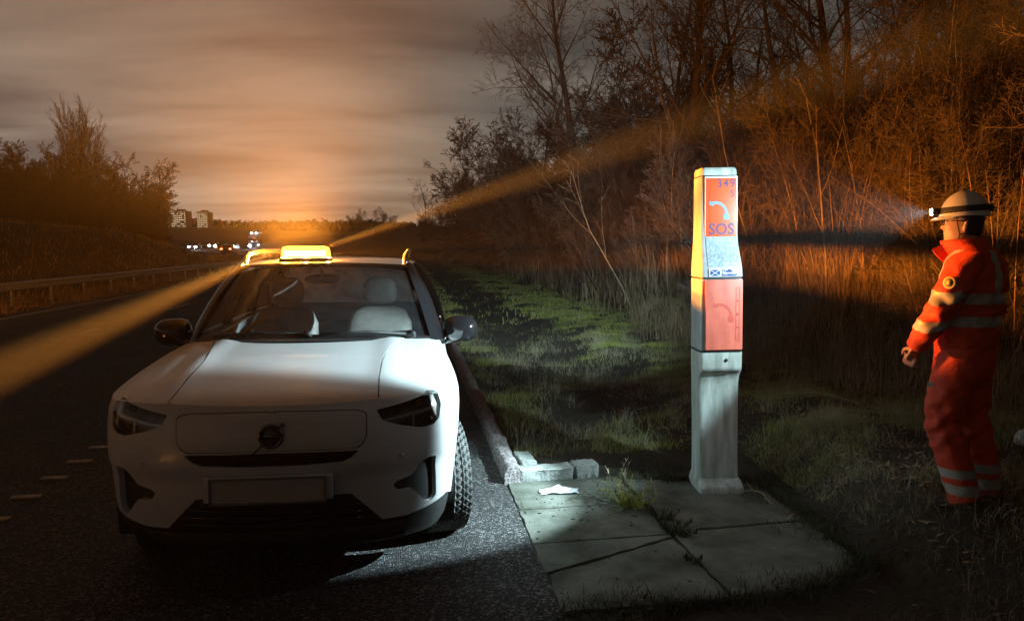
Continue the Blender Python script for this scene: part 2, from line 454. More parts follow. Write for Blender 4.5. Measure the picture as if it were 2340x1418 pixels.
def ground_z(xr, y):
    xr = np.asarray(xr, float); y = np.asarray(y, float)
    z = np.zeros(np.broadcast(xr, y).shape)
    # right verge: hummocky turf with a shallow ditch, then the cutting slope
    v = sstep(.9, 1.6, xr)
    hum = .075 * wob(xr, y, 1.25) + .05 * wob(xr, y, 3.1, 2.0) + .02 * wob(xr, y, 7.5, 1.0)
    pad = (1 - sstep(2.35, 3.0, xr)) * (1 - sstep(5.0, 6.0, y)) * sstep(2.0, 3.0, y)
    verge = v * (hum + .02) * (1 - pad) + .035 * sstep(1.2, 3.4, xr) - .10 * np.exp(-((xr - 2.2) / .8) ** 2) * sstep(6.2, 8, y)
    z = z + verge * (1 - pad)
    z = z + .23 * sstep(2.45, 3.05, xr) * (1 - sstep(5.2, 9, y))
    top = 4.7 + 0.8 * sstep(20, 60, y) - 5.2 * sstep(90, 240, y)
    edge = 4.65 + .35 * np.sin(y * .33) + .2 * np.sin(y * 1.1)
    sl = np.clip(xr - edge, 0, None)
    bank = top * (1 - np.exp(-sl * .50 / top)) * 1.12
    z = z + bank * sstep(0, 1.4, sl) + .15 * wob(xr, y, .9, 3) * sstep(0, 3, sl)
    # left: central reserve, then a grassed mound
    L = -xr
    m = 2.75 * sstep(12.4, 18.5, L) * (1 - .55 * sstep(24, 34, L)) * (1 - .97 * sstep(44, 84, y))
    z = z + m + .08 * wob(xr, y, .5) * sstep(12, 14, L)
    z = z + .03 * wob(xr, y, 2.1) * sstep(9.9, 10.6, L)
    far = sstep(175, 300, y)
    return z + rise(y) + far * (2.0 + 1.4 * np.sin(xr * .025 + .6) + .8 * np.sin(xr * .07) + 3.5 * sstep(40, 130, xr + 90))

def make_ground():
    xs = np.unique(np.concatenate([np.linspace(-235, -80, 14), np.arange(-80, -32, 4), np.arange(-32, -10, .7), np.arange(-10, .8, 1.2), np.arange(.8, 7, .11), np.arange(7, 18, .4), np.arange(18, 60, 3), np.linspace(60, 160, 10)]))
    ys = np.unique(np.concatenate([np.arange(-12, 0, 1.2), np.arange(0, 16, .13), np.arange(16, 40, .5), np.arange(40, 120, 3), np.linspace(120, 345, 40)]))
    X, Y = np.meshgrid(xs, ys)
    Z = ground_z(X, Y)
    V = np.stack([X + curve_off(Y), Y, Z], -1).reshape(-1, 3)
    n, m = X.shape
    i = (np.arange(n - 1)[:, None] * m + np.arange(m - 1)[None]).ravel()
    tag(np_mesh('ground', V, np.stack([i, i + 1, i + m + 1, i + m], -1), M['soil']), kind='structure')

def strip(name, x0, x1, y0, y1, dz, m, step=1.5, nx=2, jag=0):
    ys = np.unique(np.concatenate([np.arange(y0, min(y1, 60), step), np.arange(60, y1, 6), [y1]])) if y1 > 60 else np.linspace(y0, y1, max(2, int((y1 - y0) / step) + 1))
    G = []
    for y in ys:
        c = float(curve_off(y)); G.append([(x + c + (jag * math.sin(y * 23 + x * 9) * .5 + jag * math.sin(y * 57) * .5 if x == x1 and jag else 0), y, float(rise(y)) + dz) for x in np.linspace(x0, x1, nx)])
    mb = MB(); mb.grid(np.array(G)); return mb, name, m

make_ground()
mb, n_, m_ = strip('road', -10.0, .70, -10, 300, .006, M['asphalt'], jag=.012, step=.35)
tag(mb.build(n_, m_, smooth=False), kind='structure')
# painted markings: near edge line (ribbed), lane dashes, far edge line
mk = MB()
for x0, x1, a, b in ((-9.42, -9.24, -6, 290),):
    s_, _, _ = strip('', x0, x1, a, b, .011, None, 1.0); mk.add(np.array(s_.v), s_.f)
y = 1.1
while y < 280:
    s_, _, _ = strip('', -6.36, -6.24, y, y + 2.0, .011, None, 1.0); mk.add(np.array(s_.v), s_.f); y += 6.6
for k in range(150):                             # raised ribs of the edge line
    y = 2.0 + k * .42
    mk.box((-2.58 + float(curve_off(y)), y, .013 + float(rise(y))), (.19, .055, .012))
tag(mk.build('road_markings', M['line'], smooth=False), kind='structure')

def resample_edge(P, step):
    out = []
    for i in range(len(P)):
        a, b = np.array(P[i], float), np.array(P[(i + 1) % len(P)], float); n = max(1, int(np.linalg.norm(b - a) / step))
        out += [a + (b - a) * k / n for k in range(n)]
    return out

# concrete pad of slabs with soil-filled joints
def pad():
    mb = MB()
    rows = [(5.20, 4.655), (4.635, 4.09), (4.07, 3.28)]
    right = lambda y: 2.46 - .10 * max(0, 4.6 - y) - (.05 if y > 5 else 0)
    polys = []
    for a, b in rows[:2]:
        polys.append([(.705, b), (1.535, b + .03), (1.535, a + .03), (.705, a)])
    polys.append([(.705, 3.70), (1.44, 4.03), (1.535, 4.075), (1.535, 4.10), (.705, 4.07)])
    polys.append([(.705, 3.28), (1.555, 3.30), (1.535, 4.055), (1.46, 4.015), (.72, 3.675)])
    polys.append([(1.56, 4.155), (2.45, 4.22), (2.47, 4.93), (1.9, 5.08), (1.56, 5.16)])
    polys.append([(1.575, 3.31), (2.1, 3.38), (2.42, 3.62), (2.45, 4.195), (1.56, 4.135)])
    for P in polys:
        P = np.array([p + rng.normal(0, .0045, 2) for p in resample_edge(P, .07)]); c = P.mean(0); Q = c + (P - c) * (1 - .012)
        n = len(P); r = .012 + .003 * rng.random()
        V = [(x, y, -.05) for x, y in P] + [(x, y, r - .006) for x, y in P] + [(x, y, r) for x, y in Q]
        F = [(i, (i + 1) % n, n + (i + 1) % n, n + i) for i in range(n)] + [(n + i, n + (i + 1) % n, 2 * n + (i + 1) % n, 2 * n + i) for i in range(n)] + [tuple(range(2 * n, 3 * n))]
        mb.add(V, F)
    o = mb.build('concrete_pad', M['concrete'], smooth=False)
    tag(o, kind='structure')
pad()

def rough_block(bm, c, s, rz=0.0, bev=.012, amp=.006):
    M4 = Matrix.Translation(c) @ Matrix.Rotation(rz, 4, 'Z') @ Matrix.Diagonal((s[0], s[1], s[2], 1))
    r = bmesh.ops.create_cube(bm, size=1.0, matrix=M4)
    es = list({e for v in r['verts'] for e in v.link_edges})
    bmesh.ops.bevel(bm, geom=es, offset=bev, segments=3, affect='EDGES', profile=.6)
    long = [e for e in bm.edges if e.calc_length() > .12]
    bmesh.ops.subdivide_edges(bm, edges=long, cuts=6, use_grid_fill=True)
    for v in bm.verts:
        v.co += Vector(rng.normal(0, amp, 3)) * .5 + Vector((0, 0, float(wob(v.co.x * 6, v.co.y * 6)) * amp))

# long weathered kerb along the hard shoulder, ends square at the pad
def road_kerb():
    ys = np.concatenate([np.arange(5.18, 22, .07), np.arange(22, 140, 1.0)])
    prof = [(0, -.05), (.002, .06), (.010, .095), (.026, .114), (.05, .119), (.09, .118), (.115, .108), (.13, .085), (.135, -.05)]
    G = []
    for y in ys:
        j = 1 if y < 22 else .3
        G.append([(.685 + float(curve_off(y)) + x + j * (.006 * math.sin(y * 31 + 7 * z) + .004 * math.sin(y * 83 + x * 40)), y, float(rise(y)) + z + (j * (.007 * math.sin(y * 47 + x * 30) + .005 * math.sin(y * 21)) if z > 0 else 0)) for x, z in prof])
    mb = MB(); mb.rings(G)
    o = mb.build('kerb', M['kerb_old'], sharp=50)
    tag(o, 'long weathered stone kerb running away beside the white car, square broken end near the pad', 'kerb')
road_kerb()

def kerb_stone(loc, size, rz, label, seed=0):
    bm = bmesh.new(); rough_block(bm, (0, 0, size[2] / 2 - .02), size, 0, .018, .007)
    o = bm_obj('kerb_stone', bm, M['kerbstone'], smooth=True, sharp=55)
    o.location = loc; o.rotation_euler = (0, 0, rz)
    tag(o, label, 'kerb stone', 'pale kerb stones closing the end of the pad')
kerb_stone((.985, 5.27, 0), (.42, .13, .12), R(2.5), 'longest pale concrete kerb stone lying across the pad end beside the weathered kerb')
kerb_stone((1.30, 5.31, 0), (.18, .14, .13), R(8), 'short pale concrete kerb stone with rounded end, nearest the yellow weed')
kerb_stone((.885, 5.52, 0), (.12, .30, .13), R(4), 'small pale concrete kerb stone behind the weathered kerb end, set at right angles')

# crash barrier on the far side
def guard_rail():
    root = empty('crash_barrier', (-11.0, 12, 0), 0, 'galvanised steel crash barrier with corrugated rail beyond the far lane', 'crash barrier')
    ys = np.concatenate([np.arange(4, 60, 1.6), np.arange(60, 230, 5)])
    prof = [(.0, .43), (.035, .46), (.035, .51), (.0, .54), (.0, .57), (.035, .60), (.035, .65), (.0, .68)]
    G = [[(float(curve_off(y)) + x, y - 12, z + float(rise(y))) for x, z in prof] for y in ys]
    mb = MB(); mb.grid(G)
    G2 = [[(float(curve_off(y)) + x - .012, y - 12, z + float(rise(y))) for x, z in prof] for y in ys]
    mb.grid(G2); mb.build('rail', M['steel'], root, smooth=False)
    first = None
    for y in list(np.arange(6, 60, 2.4)) + list(np.arange(60, 200, 6)):
        if first is None:
            p = MB(); p.box((0, 0, .27), (.055, .09, .66)); p.box((-.0, 0, .55), (.09, .05, .2))
            first = o = p.build('barrier_post', M['steel'], root, smooth=False)
        else:
            o = first.copy(); COL.objects.link(o); o.parent = root
        o.location = (float(curve_off(y)) - .06, y - 12, float(rise(y)))
guard_rail()
# ------------------------------------------------------------------ the white car
PLAN = [(0,0),(.2,.006),(.4,.03),(.55,.065),(.68,.12),(.78,.19),(.855,.29),(.9,.42),(.922,.6),(.93,.86),(.922,1.2),(.905,1.7),(.9,2.3),(.912,3.0),(.928,3.55),(.915,3.9),(.86,4.22),(.74,4.37),(.4,4.42),(0,4.425)]
def catmull(P, n=20):
    P = np.array(P, float); Q = np.vstack([P[1] * [-1, 1], P, P[-2] * [-1, 1]]); out = []
    for i in range(1, len(Q) - 2):
        p0, p1, p2, p3 = Q[i - 1:i + 3]
        d = lambda a, b: np.linalg.norm(b - a) ** .5
        t0 = 0; t1 = d(p0, p1); t2 = t1 + d(p1, p2); t3 = t2 + d(p2, p3)
        for k in range(n):
            t = t1 + (t2 - t1) * k / n
            A1 = (t1 - t) / (t1 - t0) * p0 + (t - t0) / (t1 - t0) * p1
            A2 = (t2 - t) / (t2 - t1) * p1 + (t - t1) / (t2 - t1) * p2
            A3 = (t3 - t) / (t3 - t2) * p2 + (t - t2) / (t3 - t2) * p3
            B1 = (t2 - t) / (t2 - t0) * A1 + (t - t0) / (t2 - t0) * A2
            B2 = (t3 - t) / (t3 - t1) * A2 + (t - t1) / (t3 - t1) * A3
            out.append((t2 - t) / (t2 - t1) * B1 + (t - t1) / (t2 - t1) * B2)
    out.append(P[-1]); return np.array(out)
PC = catmull(PLAN); SL = np.concatenate([[0], np.cumsum(np.linalg.norm(np.diff(PC, axis=0), axis=1))]); SMAX = SL[-1]
def plan(s): return np.stack([np.interp(s, SL, PC[:, 0]), np.interp(s, SL, PC[:, 1])], -1)
def pnorm(s):
    s = np.asarray(s, float)
    t = plan(np.clip(s + .012, 0, SMAX)) - plan(np.clip(s - .012, 0, SMAX))
    t /= np.linalg.norm(t, axis=-1)[..., None]
    n = np.stack([t[..., 1], -t[..., 0]], -1)
    n[..., 0] = np.where(s < .012, 0, n[..., 0]); return n
FZ = [.18,.25,.34,.45,.55,.60,.622,.645,.67,.75,.84,.9,.95,1.0]; FI = [.16,.085,.045,.03,.024,.022,.014,.002,0,.004,.016,.032,.06,.10]
SZ = [.18,.25,.34,.45,.55,.65,.75,.84,.9,.95,1.0,1.06,1.12]; SI = [.10,.06,.04,.03,.022,.012,.003,0,.004,.018,.042,.07,.1]
def inset(s, z):
    w = sstep(.75, 1.25, s)
    return (1 - w) * np.interp(z, FZ, FI) + w * np.interp(z, SZ, SI)
def BP(s, z, off=0.0):
    s = np.asarray(s, float); z = np.asarray(z, float)
    p = plan(s) + pnorm(s) * (off - inset(s, z))[..., None]
    return np.concatenate([p, z[..., None]], -1)
HZ = ([-.1,.05,.12,.2,.4,.8,1.2,1.6,2.2], [.90,.944,.972,.992,1.035,1.09,1.128,1.15,1.16])
def hood_z(x, y):
    r = np.abs(x) / .9
    return np.interp(y, *HZ) - .03 * r ** 2 - .07 * r ** 5 + .012 * np.exp(-((np.abs(x) - .52) / .07) ** 2) * sstep(.15, .5, y)
def _zt(s):
    z = 1.0
    for _ in range(8):
        p = BP(np.array([s]), np.array([z]))[0]; z = float(hood_z(p[0], p[1]))
    return z
SS = np.linspace(0, SMAX, 260)
ZT = np.array([_zt(s) if plan(s)[1] < 1.55 else 0 for s in SS])
ilast = np.max(np.nonzero(ZT)); ZT[ZT == 0] = np.interp(SS[ZT == 0], [SS[ilast], SS[ilast] + .5, SMAX - 1.2, SMAX], [ZT[ilast], 1.05, 1.10, 1.12])
zt = lambda s: np.interp(s, SS, ZT)
s_of_y = lambda y: float(np.interp(y, PC[:, 1], SL))

def inpoly(px, py, poly):
    P = np.asarray(poly, float); x0, y0 = P[:, 0], P[:, 1]; x1, y1 = np.roll(x0, -1), np.roll(y0, -1)
    c = np.zeros(len(px), bool)
    for a, b, d, e in zip(x0, y0, x1, y1):
        m = ((b > py) != (e > py)); 
        with np.errstate(divide='ignore', invalid='ignore'):
            c ^= m & (px < (d - a) * (py - b) / (e - b + 1e-30) + a)
    return c

def resamp(poly, step, closed=True):
    P = [np.array(p, float) for p in poly]; out = []
    for i in range(len(P) if closed else len(P) - 1):
        a, b = P[i], P[(i + 1) % len(P)]; n = max(1, int(np.linalg.norm(b - a) / step))
        out += [a + (b - a) * k / n for k in range(n)]
    if not closed: out.append(P[-1])
    return out

def round_poly(poly, r=.02, n=4):
    P = [np.array(p, float) for p in poly]; out = []
    for i in range(len(P)):
        p0, p, p1 = P[i - 1], P[i], P[(i + 1) % len(P)]
        a, b = p0 - p, p1 - p; la, lb = np.linalg.norm(a), np.linalg.norm(b); k = min(r, la * .4, lb * .4)
        A, B = p + a / la * k, p + b / lb * k
        for t in np.linspace(0, 1, n): out.append((1 - t) ** 2 * A + 2 * t * (1 - t) * p + t ** 2 * B)
    return out

def cdt(loops, grid):
    pts = []; edges = []
    for lp, closed in loops:
        k = len(pts); pts += [tuple(p) for p in lp]; n = len(lp)
        edges += [(k + i, k + (i + 1) % n) for i in range(n if closed else n - 1)]
    pts += [tuple(p) for p in grid]
    v, e, f, *_ = delaunay_2d_cdt([Vector(p) for p in pts], edges, [], 0, 1e-5)
    return np.array([tuple(p) for p in v]), np.array([tuple(t) for t in f])

def half_mesh(name, uv, tris, fn, m, parent, wall=0.0, mirror='join', off=0.0, sharp=35):
    """triangles in a half domain -> surface through fn(u, v, off); mirrored into one mesh, or one mesh each side"""
    used = np.unique(tris); mp = -np.ones(len(uv), int); mp[used] = np.arange(len(used)); T = mp[tris]; U = uv[used]
    V = fn(U[:, 0], U[:, 1], np.full(len(U), off)); F = [tuple(t) for t in T]
    if wall:
        cnt = {}
        for t in T:
            for a, b in ((t[0], t[1]), (t[1], t[2]), (t[2], t[0])): cnt[(min(a, b), max(a, b))] = cnt.get((min(a, b), max(a, b)), 0) + 1
        V2 = fn(U[:, 0], U[:, 1], np.full(len(U), off + wall)); n = len(V); V = np.vstack([V, V2])
        for t in T:
            for a, b in ((t[0], t[1]), (t[1], t[2]), (t[2], t[0])):
                if cnt[(min(a, b), max(a, b))] == 1 and not (U[a][0] < 1e-4 and U[b][0] < 1e-4): F.append((b, a, a + n, b + n))
    outs = []
    Vm = V * [-1, 1, 1]; Fm = [tuple(reversed(f)) for f in F]
    if mirror == 'join':
        sets = [(np.vstack([V, Vm]), F + [tuple(i + len(V) for i in f) for f in Fm])]
    else: sets = [(V, F), (Vm, Fm)]
    for vv, ff in sets:
        bm = bmesh.new(); bv = [bm.verts.new(p) for p in vv]
        for f in ff:
            try: bm.faces.new([bv[i] for i in f])
            except ValueError: pass
        bmesh.ops.remove_doubles(bm, verts=bm.verts, dist=1e-4)
        bmesh.ops.recalc_face_normals(bm, faces=bm.faces)
        loose = [v for v in bm.verts if not v.link_faces]
        bmesh.ops.delete(bm, geom=loose, context='VERTS')
        me = bpy.data.meshes.new(name); bm.to_mesh(me); bm.free()
        o = link(name, me, m, parent); me.set_sharp_from_angle(angle=R(sharp)); outs.append(o)
    return outs

CAR = empty('parked_car', (-.647, 3.597, 0), R(-1.4), 'white compact suv with black roof parked on the hard shoulder, front wheels turned', 'car')

def car_body():
    grille = round_poly([(0, .927), (.405, .921), (.457, .905), (.452, .79), (.432, .752), (.395, .733), (0, .739)], .018)
    grille = [p for p in grille if p[0] >= -1e-6]; grille[0] = np.array([0, .927]); grille[-1] = np.array([0, .739])
    c = np.array([.22, .83]); gin = [np.array([max(0, c[0] + (p[0] - c[0]) * .976) if p[0] > .001 else 0, c[1] + (p[1] - c[1]) * .955]) for p in grille]
    gstrip = [(0, .733), (.392, .727), (.412, .722), (.372, .690), (.33, .674), (.16, .668), (0, .668)]
    head = round_poly([(.505, .912), (.641, .930), (.766, .951), (.885, .966), (.915, .955), (.905, .90), (.868, .832), (.821, .805), (.743, .802), (.613, .832), (.530, .862)], .012, 3)
    intake = round_poly([(.580, .526), (.606, .546), (.688, .563), (.745, .628), (.780, .646), (.835, .640), (.850, .529), (.862, .42), (.815, .395), (.769, .413), (.690, .490), (.615, .490)], .014, 3)
    lower = [(0, .500), (.345, .508), (.375, .503), (.53, .352), (.66, .352), (.85, .382), (.98, .40), (1.35, .30), (s_of_y(1.25), .32), (s_of_y(3.1), .32), (s_of_y(3.97), .36), (SMAX, .40)]
    sa, sb = s_of_y(.86), s_of_y(3.56)
    ang = np.linspace(-.25, math.pi + .25, 26)
    arch = lambda s: [(s + .405 * math.cos(a), .335 + .405 * math.sin(a)) for a in ang]
    outline = [(s, .20) for s in np.arange(0, SMAX, .05)] + [(SMAX, .20)] + [(SMAX, z) for z in np.arange(.25, zt(SMAX), .06)] + [(s, float(zt(s))) for s in list(np.arange(SMAX, 1.25, -.06)) + list(np.arange(1.25, 0, -.025)) + [0]] + [(0, z) for z in np.arange(.90, .2, -.03)]
    gs = []
    for s in list(np.arange(.02, 1.3, .032)) + list(np.arange(1.3, SMAX, .08)):
        for z in np.arange(.225, float(zt(s)) - .015, .032): gs.append((s, z))
    loops = [(outline, True), (resamp(grille, .03, False), False), (resamp(gin, .03, False), False), (resamp(gstrip, .03, False), False), (resamp(head, .03), True), (resamp(intake, .03), True), (resamp(lower, .04, False), False), (arch(sa), False), (arch(sb), False)]
    uv, tr = cdt(loops, gs)
    cx, cy = uv[tr].mean(1).T
    ins = lambda p: inpoly(cx, cy, p)
    ok = ins(outline) & ~(((cx - sa) ** 2 + (cy - .335) ** 2 < .4035 ** 2) | ((cx - sb) ** 2 + (cy - .335) ** 2 < .4035 ** 2))
    rG, rGi, rS, rH, rI = ins(list(grille)), ins(list(gin)), ins(gstrip), ins(head), ins(intake)
    rL = cy < np.interp(cx, [p[0] for p in lower], [p[1] for p in lower])
    body = ok & ~(rG | rS | rH | rI | rL)
    half_mesh('body', uv, tr[body], BP, M['white'], CAR, wall=-.03)
    gp = half_mesh('grille_panel', uv, tr[rGi], lambda s, z, o: BP(s, z, o + .006 * sstep(0, .03, np.minimum(.92 - z, z - .745))), M['grille'], CAR, wall=-.025, off=-.002)[0]
    half_mesh('grille_seam', uv, tr[rG & ~rGi], BP, M['black_plastic'], CAR, off=-.018)
    half_mesh('grille_strip', uv, tr[rS], BP, M['black_gloss'], CAR, off=-.012)
    half_mesh('side_intake', uv, tr[rI], BP, M['black_plastic'], CAR, off=-.028, mirror='each')
    half_mesh('lower_bumper', uv, tr[ok & rL], lambda s, z, o: BP(s, z, o - .012), M['black_plastic'], CAR, wall=-.02)
    lens = half_mesh('headlight', uv, tr[rH], BP, M['lamp_glass'], CAR, off=-.002, mirror='each')
    for side, ln in zip((1, -1), lens):
        k = tr[rH]; used = np.unique(k); mp = -np.ones(len(uv), int); mp[used] = np.arange(len(used))
        def put(name, u, t, off, m, wall=0):
            hm = half_mesh(name, u, t, BP, m, ln, off=off, mirror='each', wall=wall)
            bpy.data.objects.remove(hm[1] if side == 1 else hm[0])
        put('reflector', uv, tr[rH], -.03, M['lamp_dark'], .02)
        def patch(name, poly, off, m):
            poly = resamp(poly, .02); g = [(x, z) for x in np.arange(.5, .95, .02) for z in np.arange(.79, .98, .02)]
            g = [p for p in g if inpoly(np.array([p[0]]), np.array([p[1]]), poly)[0]]
            u, t = cdt([(poly, True)], g); c = u[t].mean(1); t = t[inpoly(c[:, 0], c[:, 1], poly)]
            put(name, u, t, off, m, -.012)
        patch('light_guide', [(.535, .862), (.70, .884), (.828, .896), (.848, .950), (.884, .956), (.876, .90), (.858, .842), (.835, .838), (.838, .880), (.70, .869), (.56, .853)], -.010, M['drl'])
        patch('projector', [(.700, .862), (.712, .864), (.709, .815), (.697, .814)], -.014, M['drl'])
        patch('projector', [(.735, .845), (.79, .852), (.785, .822), (.735, .822)], -.02, M['dark_chrome'])
        patch('upper_lamp', [(.72, .905), (.80, .918), (.81, .94), (.74, .932)], -.018, M['dark_chrome'])
car_body()

def car_hood():
    front = [BP(np.array([s]), np.array([zt(s)]))[0] for s in np.concatenate([np.arange(0, 1.25, .025), np.arange(1.25, s_of_y(1.58), .06)])]
    loop = [(p[0], p[1]) for p in front]
    cowl = [(.77 * u, 1.10 + .37 * u ** 2.2) for u in np.linspace(1, 0, 26)]
    outline = loop + [(.82, 1.55)] + cowl + [(0, y) for y in np.arange(1.05, loop[0][1] + .02, -.05)]
    seam = [(.505, .02), (.497, .2), (.490, .37), (.490, .67), (.505, .82), (.540, 1.05), (.585, 1.26), (.66, 1.46)]
    sx = lambda y, d=0: np.interp(y, [p[1] for p in seam], [p[0] for p in seam]) + d
    ys = np.linspace(.06, 1.40, 40)
    s1 = [(float(sx(y, -.003)), y) for y in ys]; s2 = [(float(sx(y, .003)), y) for y in ys]
    gs = [(x, y) for x in np.arange(.02, .9, .035) for y in np.arange(.04, 1.55, .035)]
    gs = [p for p in gs if inpoly(np.array([p[0]]), np.array([p[1]]), outline)[0]]
    uv, tr = cdt([(outline, True), (s1, False), (s2, False)], gs)
    cx, cy = uv[tr].mean(1).T; ok = inpoly(cx, cy, outline)
    fn = lambda x, y, o: np.stack([x, y, hood_z(x, y) + o], -1)
    hood = ok & (cx < sx(cy, -.0028)); fen = ok & (cx > sx(cy, .0028))
    half_mesh('bonnet', uv, tr[hood], fn, M['white'], CAR, wall=-.02, off=.002)
    half_mesh('front_wing', uv, tr[fen], fn, M['white'], CAR, mirror='each', wall=-.001)
car_hood()

def car_cabin():
    U = np.linspace(-1, 1, 41)
    bot = lambda u: np.stack([.77 * u, 1.115 + .37 * np.abs(u) ** 2.2, 1.142 - .035 * u ** 2], -1)
    top = lambda u: np.stack([.60 * u, 1.95 + .13 * np.abs(u) ** 2.2, 1.588 - .020 * u ** 2], -1)
    G = []
    for v in np.linspace(0, 1, 14):
        p = bot(U) * (1 - v) + top(U) * v + np.array([0, -.5, .86]) * .03 * math.sin(math.pi * v) * (1 - .6 * U[:, None] ** 2); G.append(p)
    G = np.array(G)
    iu = lambda g, a, b: g[:, a:b]
    MB().grid(iu(G, 1, 40)).build('windscreen', M['windscreen'], CAR)
    # black surround and scuttle under the glass
    sc = MB(); sc.grid(np.array([bot(U) + [0, -.035, -.012], bot(U) + [0, .01, .004], bot(U) + [0, .05, -.03]])); sc.build('scuttle', M['black_plastic'], CAR)
    hd = MB(); hd.grid(np.array([top(U) + [0, -.03, -.016], top(U) + [0, 0, .004], top(U) + [0, .03, .006]])); hd.build('windscreen_header', M['black_gloss'], CAR)
    for sd in (-1, 1):                                  # A pillars
        mb = MB(); rings = []
        for v in np.linspace(-.06, 1.04, 14):
            a = np.array([.77, 1.485, 1.107]) * (1 - v) + np.array([.600, 2.08, 1.568]) * v; a[1] -= .02 * math.sin(math.pi * v); a[2] += .026 * math.sin(math.pi * v)
            b = np.array([.862, 1.66, 1.075]) * (1 - v) + np.array([.665, 2.20, 1.548]) * v; b[0] += .015 * math.sin(math.pi * v); b[2] += .03 * math.sin(math.pi * v)
            m = (a + b) / 2 + np.array([.014, -.012, .012])
            ring = [a + [-.02, .02, -.02], a + [-.004, -.006, .004], a + (m - a) * .5 + [.004, -.008, .006], m, b + (m - b) * .4, b, b + [-.03, .02, -.02]]
            rings.append([p * [sd, 1, 1] for p in ring])
        mb.rings(rings); mb.build('windscreen_pillar', M['black_gloss'], CAR, sharp=40)
        # side glass with a black frame
        rows = []
        for v in np.linspace(0, 1, 8):
            row = []
            for y in np.linspace(0, 1, 20):
                yb = 1.68 + 2.35 * y; yt = 2.22 + 1.65 * y
                p = np.array([.868 - .02 * y, yb, 1.07 + .035 * y]) * (1 - v) + np.array([.662 - .02 * y, yt, 1.548 - .02 * y * y]) * v
                p[0] += .035 * math.sin(math.pi * v); row.append(p * [sd, 1, 1])
            rows.append(row)
        MB().grid(rows).build('side_window', M['side_glass'], CAR)
        for yy in (.40, .80):
            bp = MB()
            P = [np.array([(.868 - .02 * yy) * (1 - v) + .66 * v + .035 * math.sin(math.pi * v), (1.68 + 2.35 * yy) * (1 - v) + (2.22 + 1.65 * yy) * v, (1.07 + .035 * yy) * (1 - v) + 1.548 * v]) * [sd, 1, 1] for v in np.linspace(0, 1, 8)]
            bp.tube(P, .045, 6, .02)
            bp.build('door_pillar', M['black_gloss'], CAR)
        belt = MB(); belt.tube([np.array([.868, 1.62, 1.068]) * [sd, 1, 1], np.array([.872, 2.2, 1.078]) * [sd, 1, 1], np.array([.866, 3.2, 1.093]) * [sd, 1, 1], np.array([.80, 4.05, 1.11]) * [sd, 1, 1]], .014, 6); belt.build('window_trim', M['dark_chrome'], CAR)
        rl = MB(); rl.tube([np.array(p) * [sd, 1, 1] for p in ((.585, 2.14, 1.575), (.59, 2.2, 1.625), (.595, 2.32, 1.652), (.60, 2.8, 1.672), (.598, 3.4, 1.668), (.585, 3.75, 1.64), (.58, 3.85, 1.59))], .020, 8, .016); rl.build('roof_rail', M['rail_metal'], CAR)
    R_ = []
    for y in np.linspace(0, 1, 18):
        zc = np.interp(y, [0, .25, .5, .8, 1], [1.594, 1.617, 1.622, 1.595, 1.552]); hw = np.interp(y, [0, .3, .7, 1], [.615, .655, .655, .615])
        yc = 1.975 + 2.03 * y
        R_.append([(hw * u, yc + (.13 * (1 - y) - .05 * y) * abs(u) ** 2.2, zc - .018 * u * u - .022 * abs(u) ** 8) for u in np.linspace(-1, 1, 31)])
    mb = MB(); mb.grid(R_); mb.grid(np.array(R_) - [0, 0, .035]); mb.build('roof', M['black_gloss'], CAR)
    rw = [[(w * u, y - .06 * abs(u) ** 3, z) for u in np.linspace(-1, 1, 15)] for w, y, z in ((.60, 4.00, 1.535), (.66, 4.14, 1.36), (.70, 4.28, 1.13))]
    MB().grid(rw).build('rear_window', M['rear_glass'], CAR)
    for sd in (-1, 1):
        rp = MB(); rp.tube([np.array(p) * [sd, 1, 1] for p in ((.635, 3.9, 1.53), (.74, 4.05, 1.33), (.80, 4.15, 1.10))], .075, 8, .05); rp.build('rear_pillar', M['black_gloss'], CAR)
    tg = MB(); tg.grid([[(.80 * u, 4.36 - .06 * abs(u) ** 3, z) for u in np.linspace(-1, 1, 11)] for z in (1.02, 1.135)]); tg.grid([[(.80 * u, 4.27 + d - .06 * abs(u) ** 3, 1.135) for u in np.linspace(-1, 1, 11)] for d in (0, .09)]); tg.build('tailgate', M['white'], CAR)
    # floor, bulkheads: keep the light out of the empty shell
    sh = MB(); sh.box((0, 2.45, .26), (1.55, 3.6, .06)); sh.box((0, 1.02, .60), (1.30, .03, .8)); sh.box((0, .42, .58), (1.2, .02, .5)); sh.build('underbody', M['interior'], CAR, smooth=False)
    # cabin
    ds = MB(); ds.rings([[(x, 1.30 + .30 * abs(x / .76) ** 2 + dy, z) for dy, z in ((-.02, .96), (-.05, 1.10), (.10, 1.118), (.36, 1.105), (.44, 1.07), (.40, .80), (.05, .75))] for x in np.linspace(-.74, .74, 17)]); ds.build('dashboard', M['interior'], CAR, sharp=50)
    for sx in (-.37, .37):
        bk = MB(); rings = []
        for z, w, d, yc in ((.62, .22, .06, 2.38), (.75, .26, .075, 2.40), (.95, .265, .08, 2.45), (1.10, .255, .075, 2.50), (1.19, .21, .065, 2.54), (1.225, .13, .045, 2.555)):
            rings.append([(sx + w * np.sign(math.cos(a)) * abs(math.cos(a)) ** .6, yc + d * np.sign(math.sin(a)) * abs(math.sin(a)) ** .7, z) for a in np.linspace(0, 2 * math.pi, 24, endpoint=False)])
        bk.rings(rings)
        st = bk.build('seat', M['seat'], CAR)
        hr = MB(); rings = []
        for z, w, d in ((1.245, .085, .03), (1.27, .125, .055), (1.34, .14, .062), (1.41, .13, .058), (1.445, .10, .045), (1.46, .06, .025)):
            rings.append([(sx + w * np.sign(math.cos(a)) * abs(math.cos(a)) ** .6, 2.575 + d * math.sin(a), z) for a in np.linspace(0, 2 * math.pi, 20, endpoint=False)])
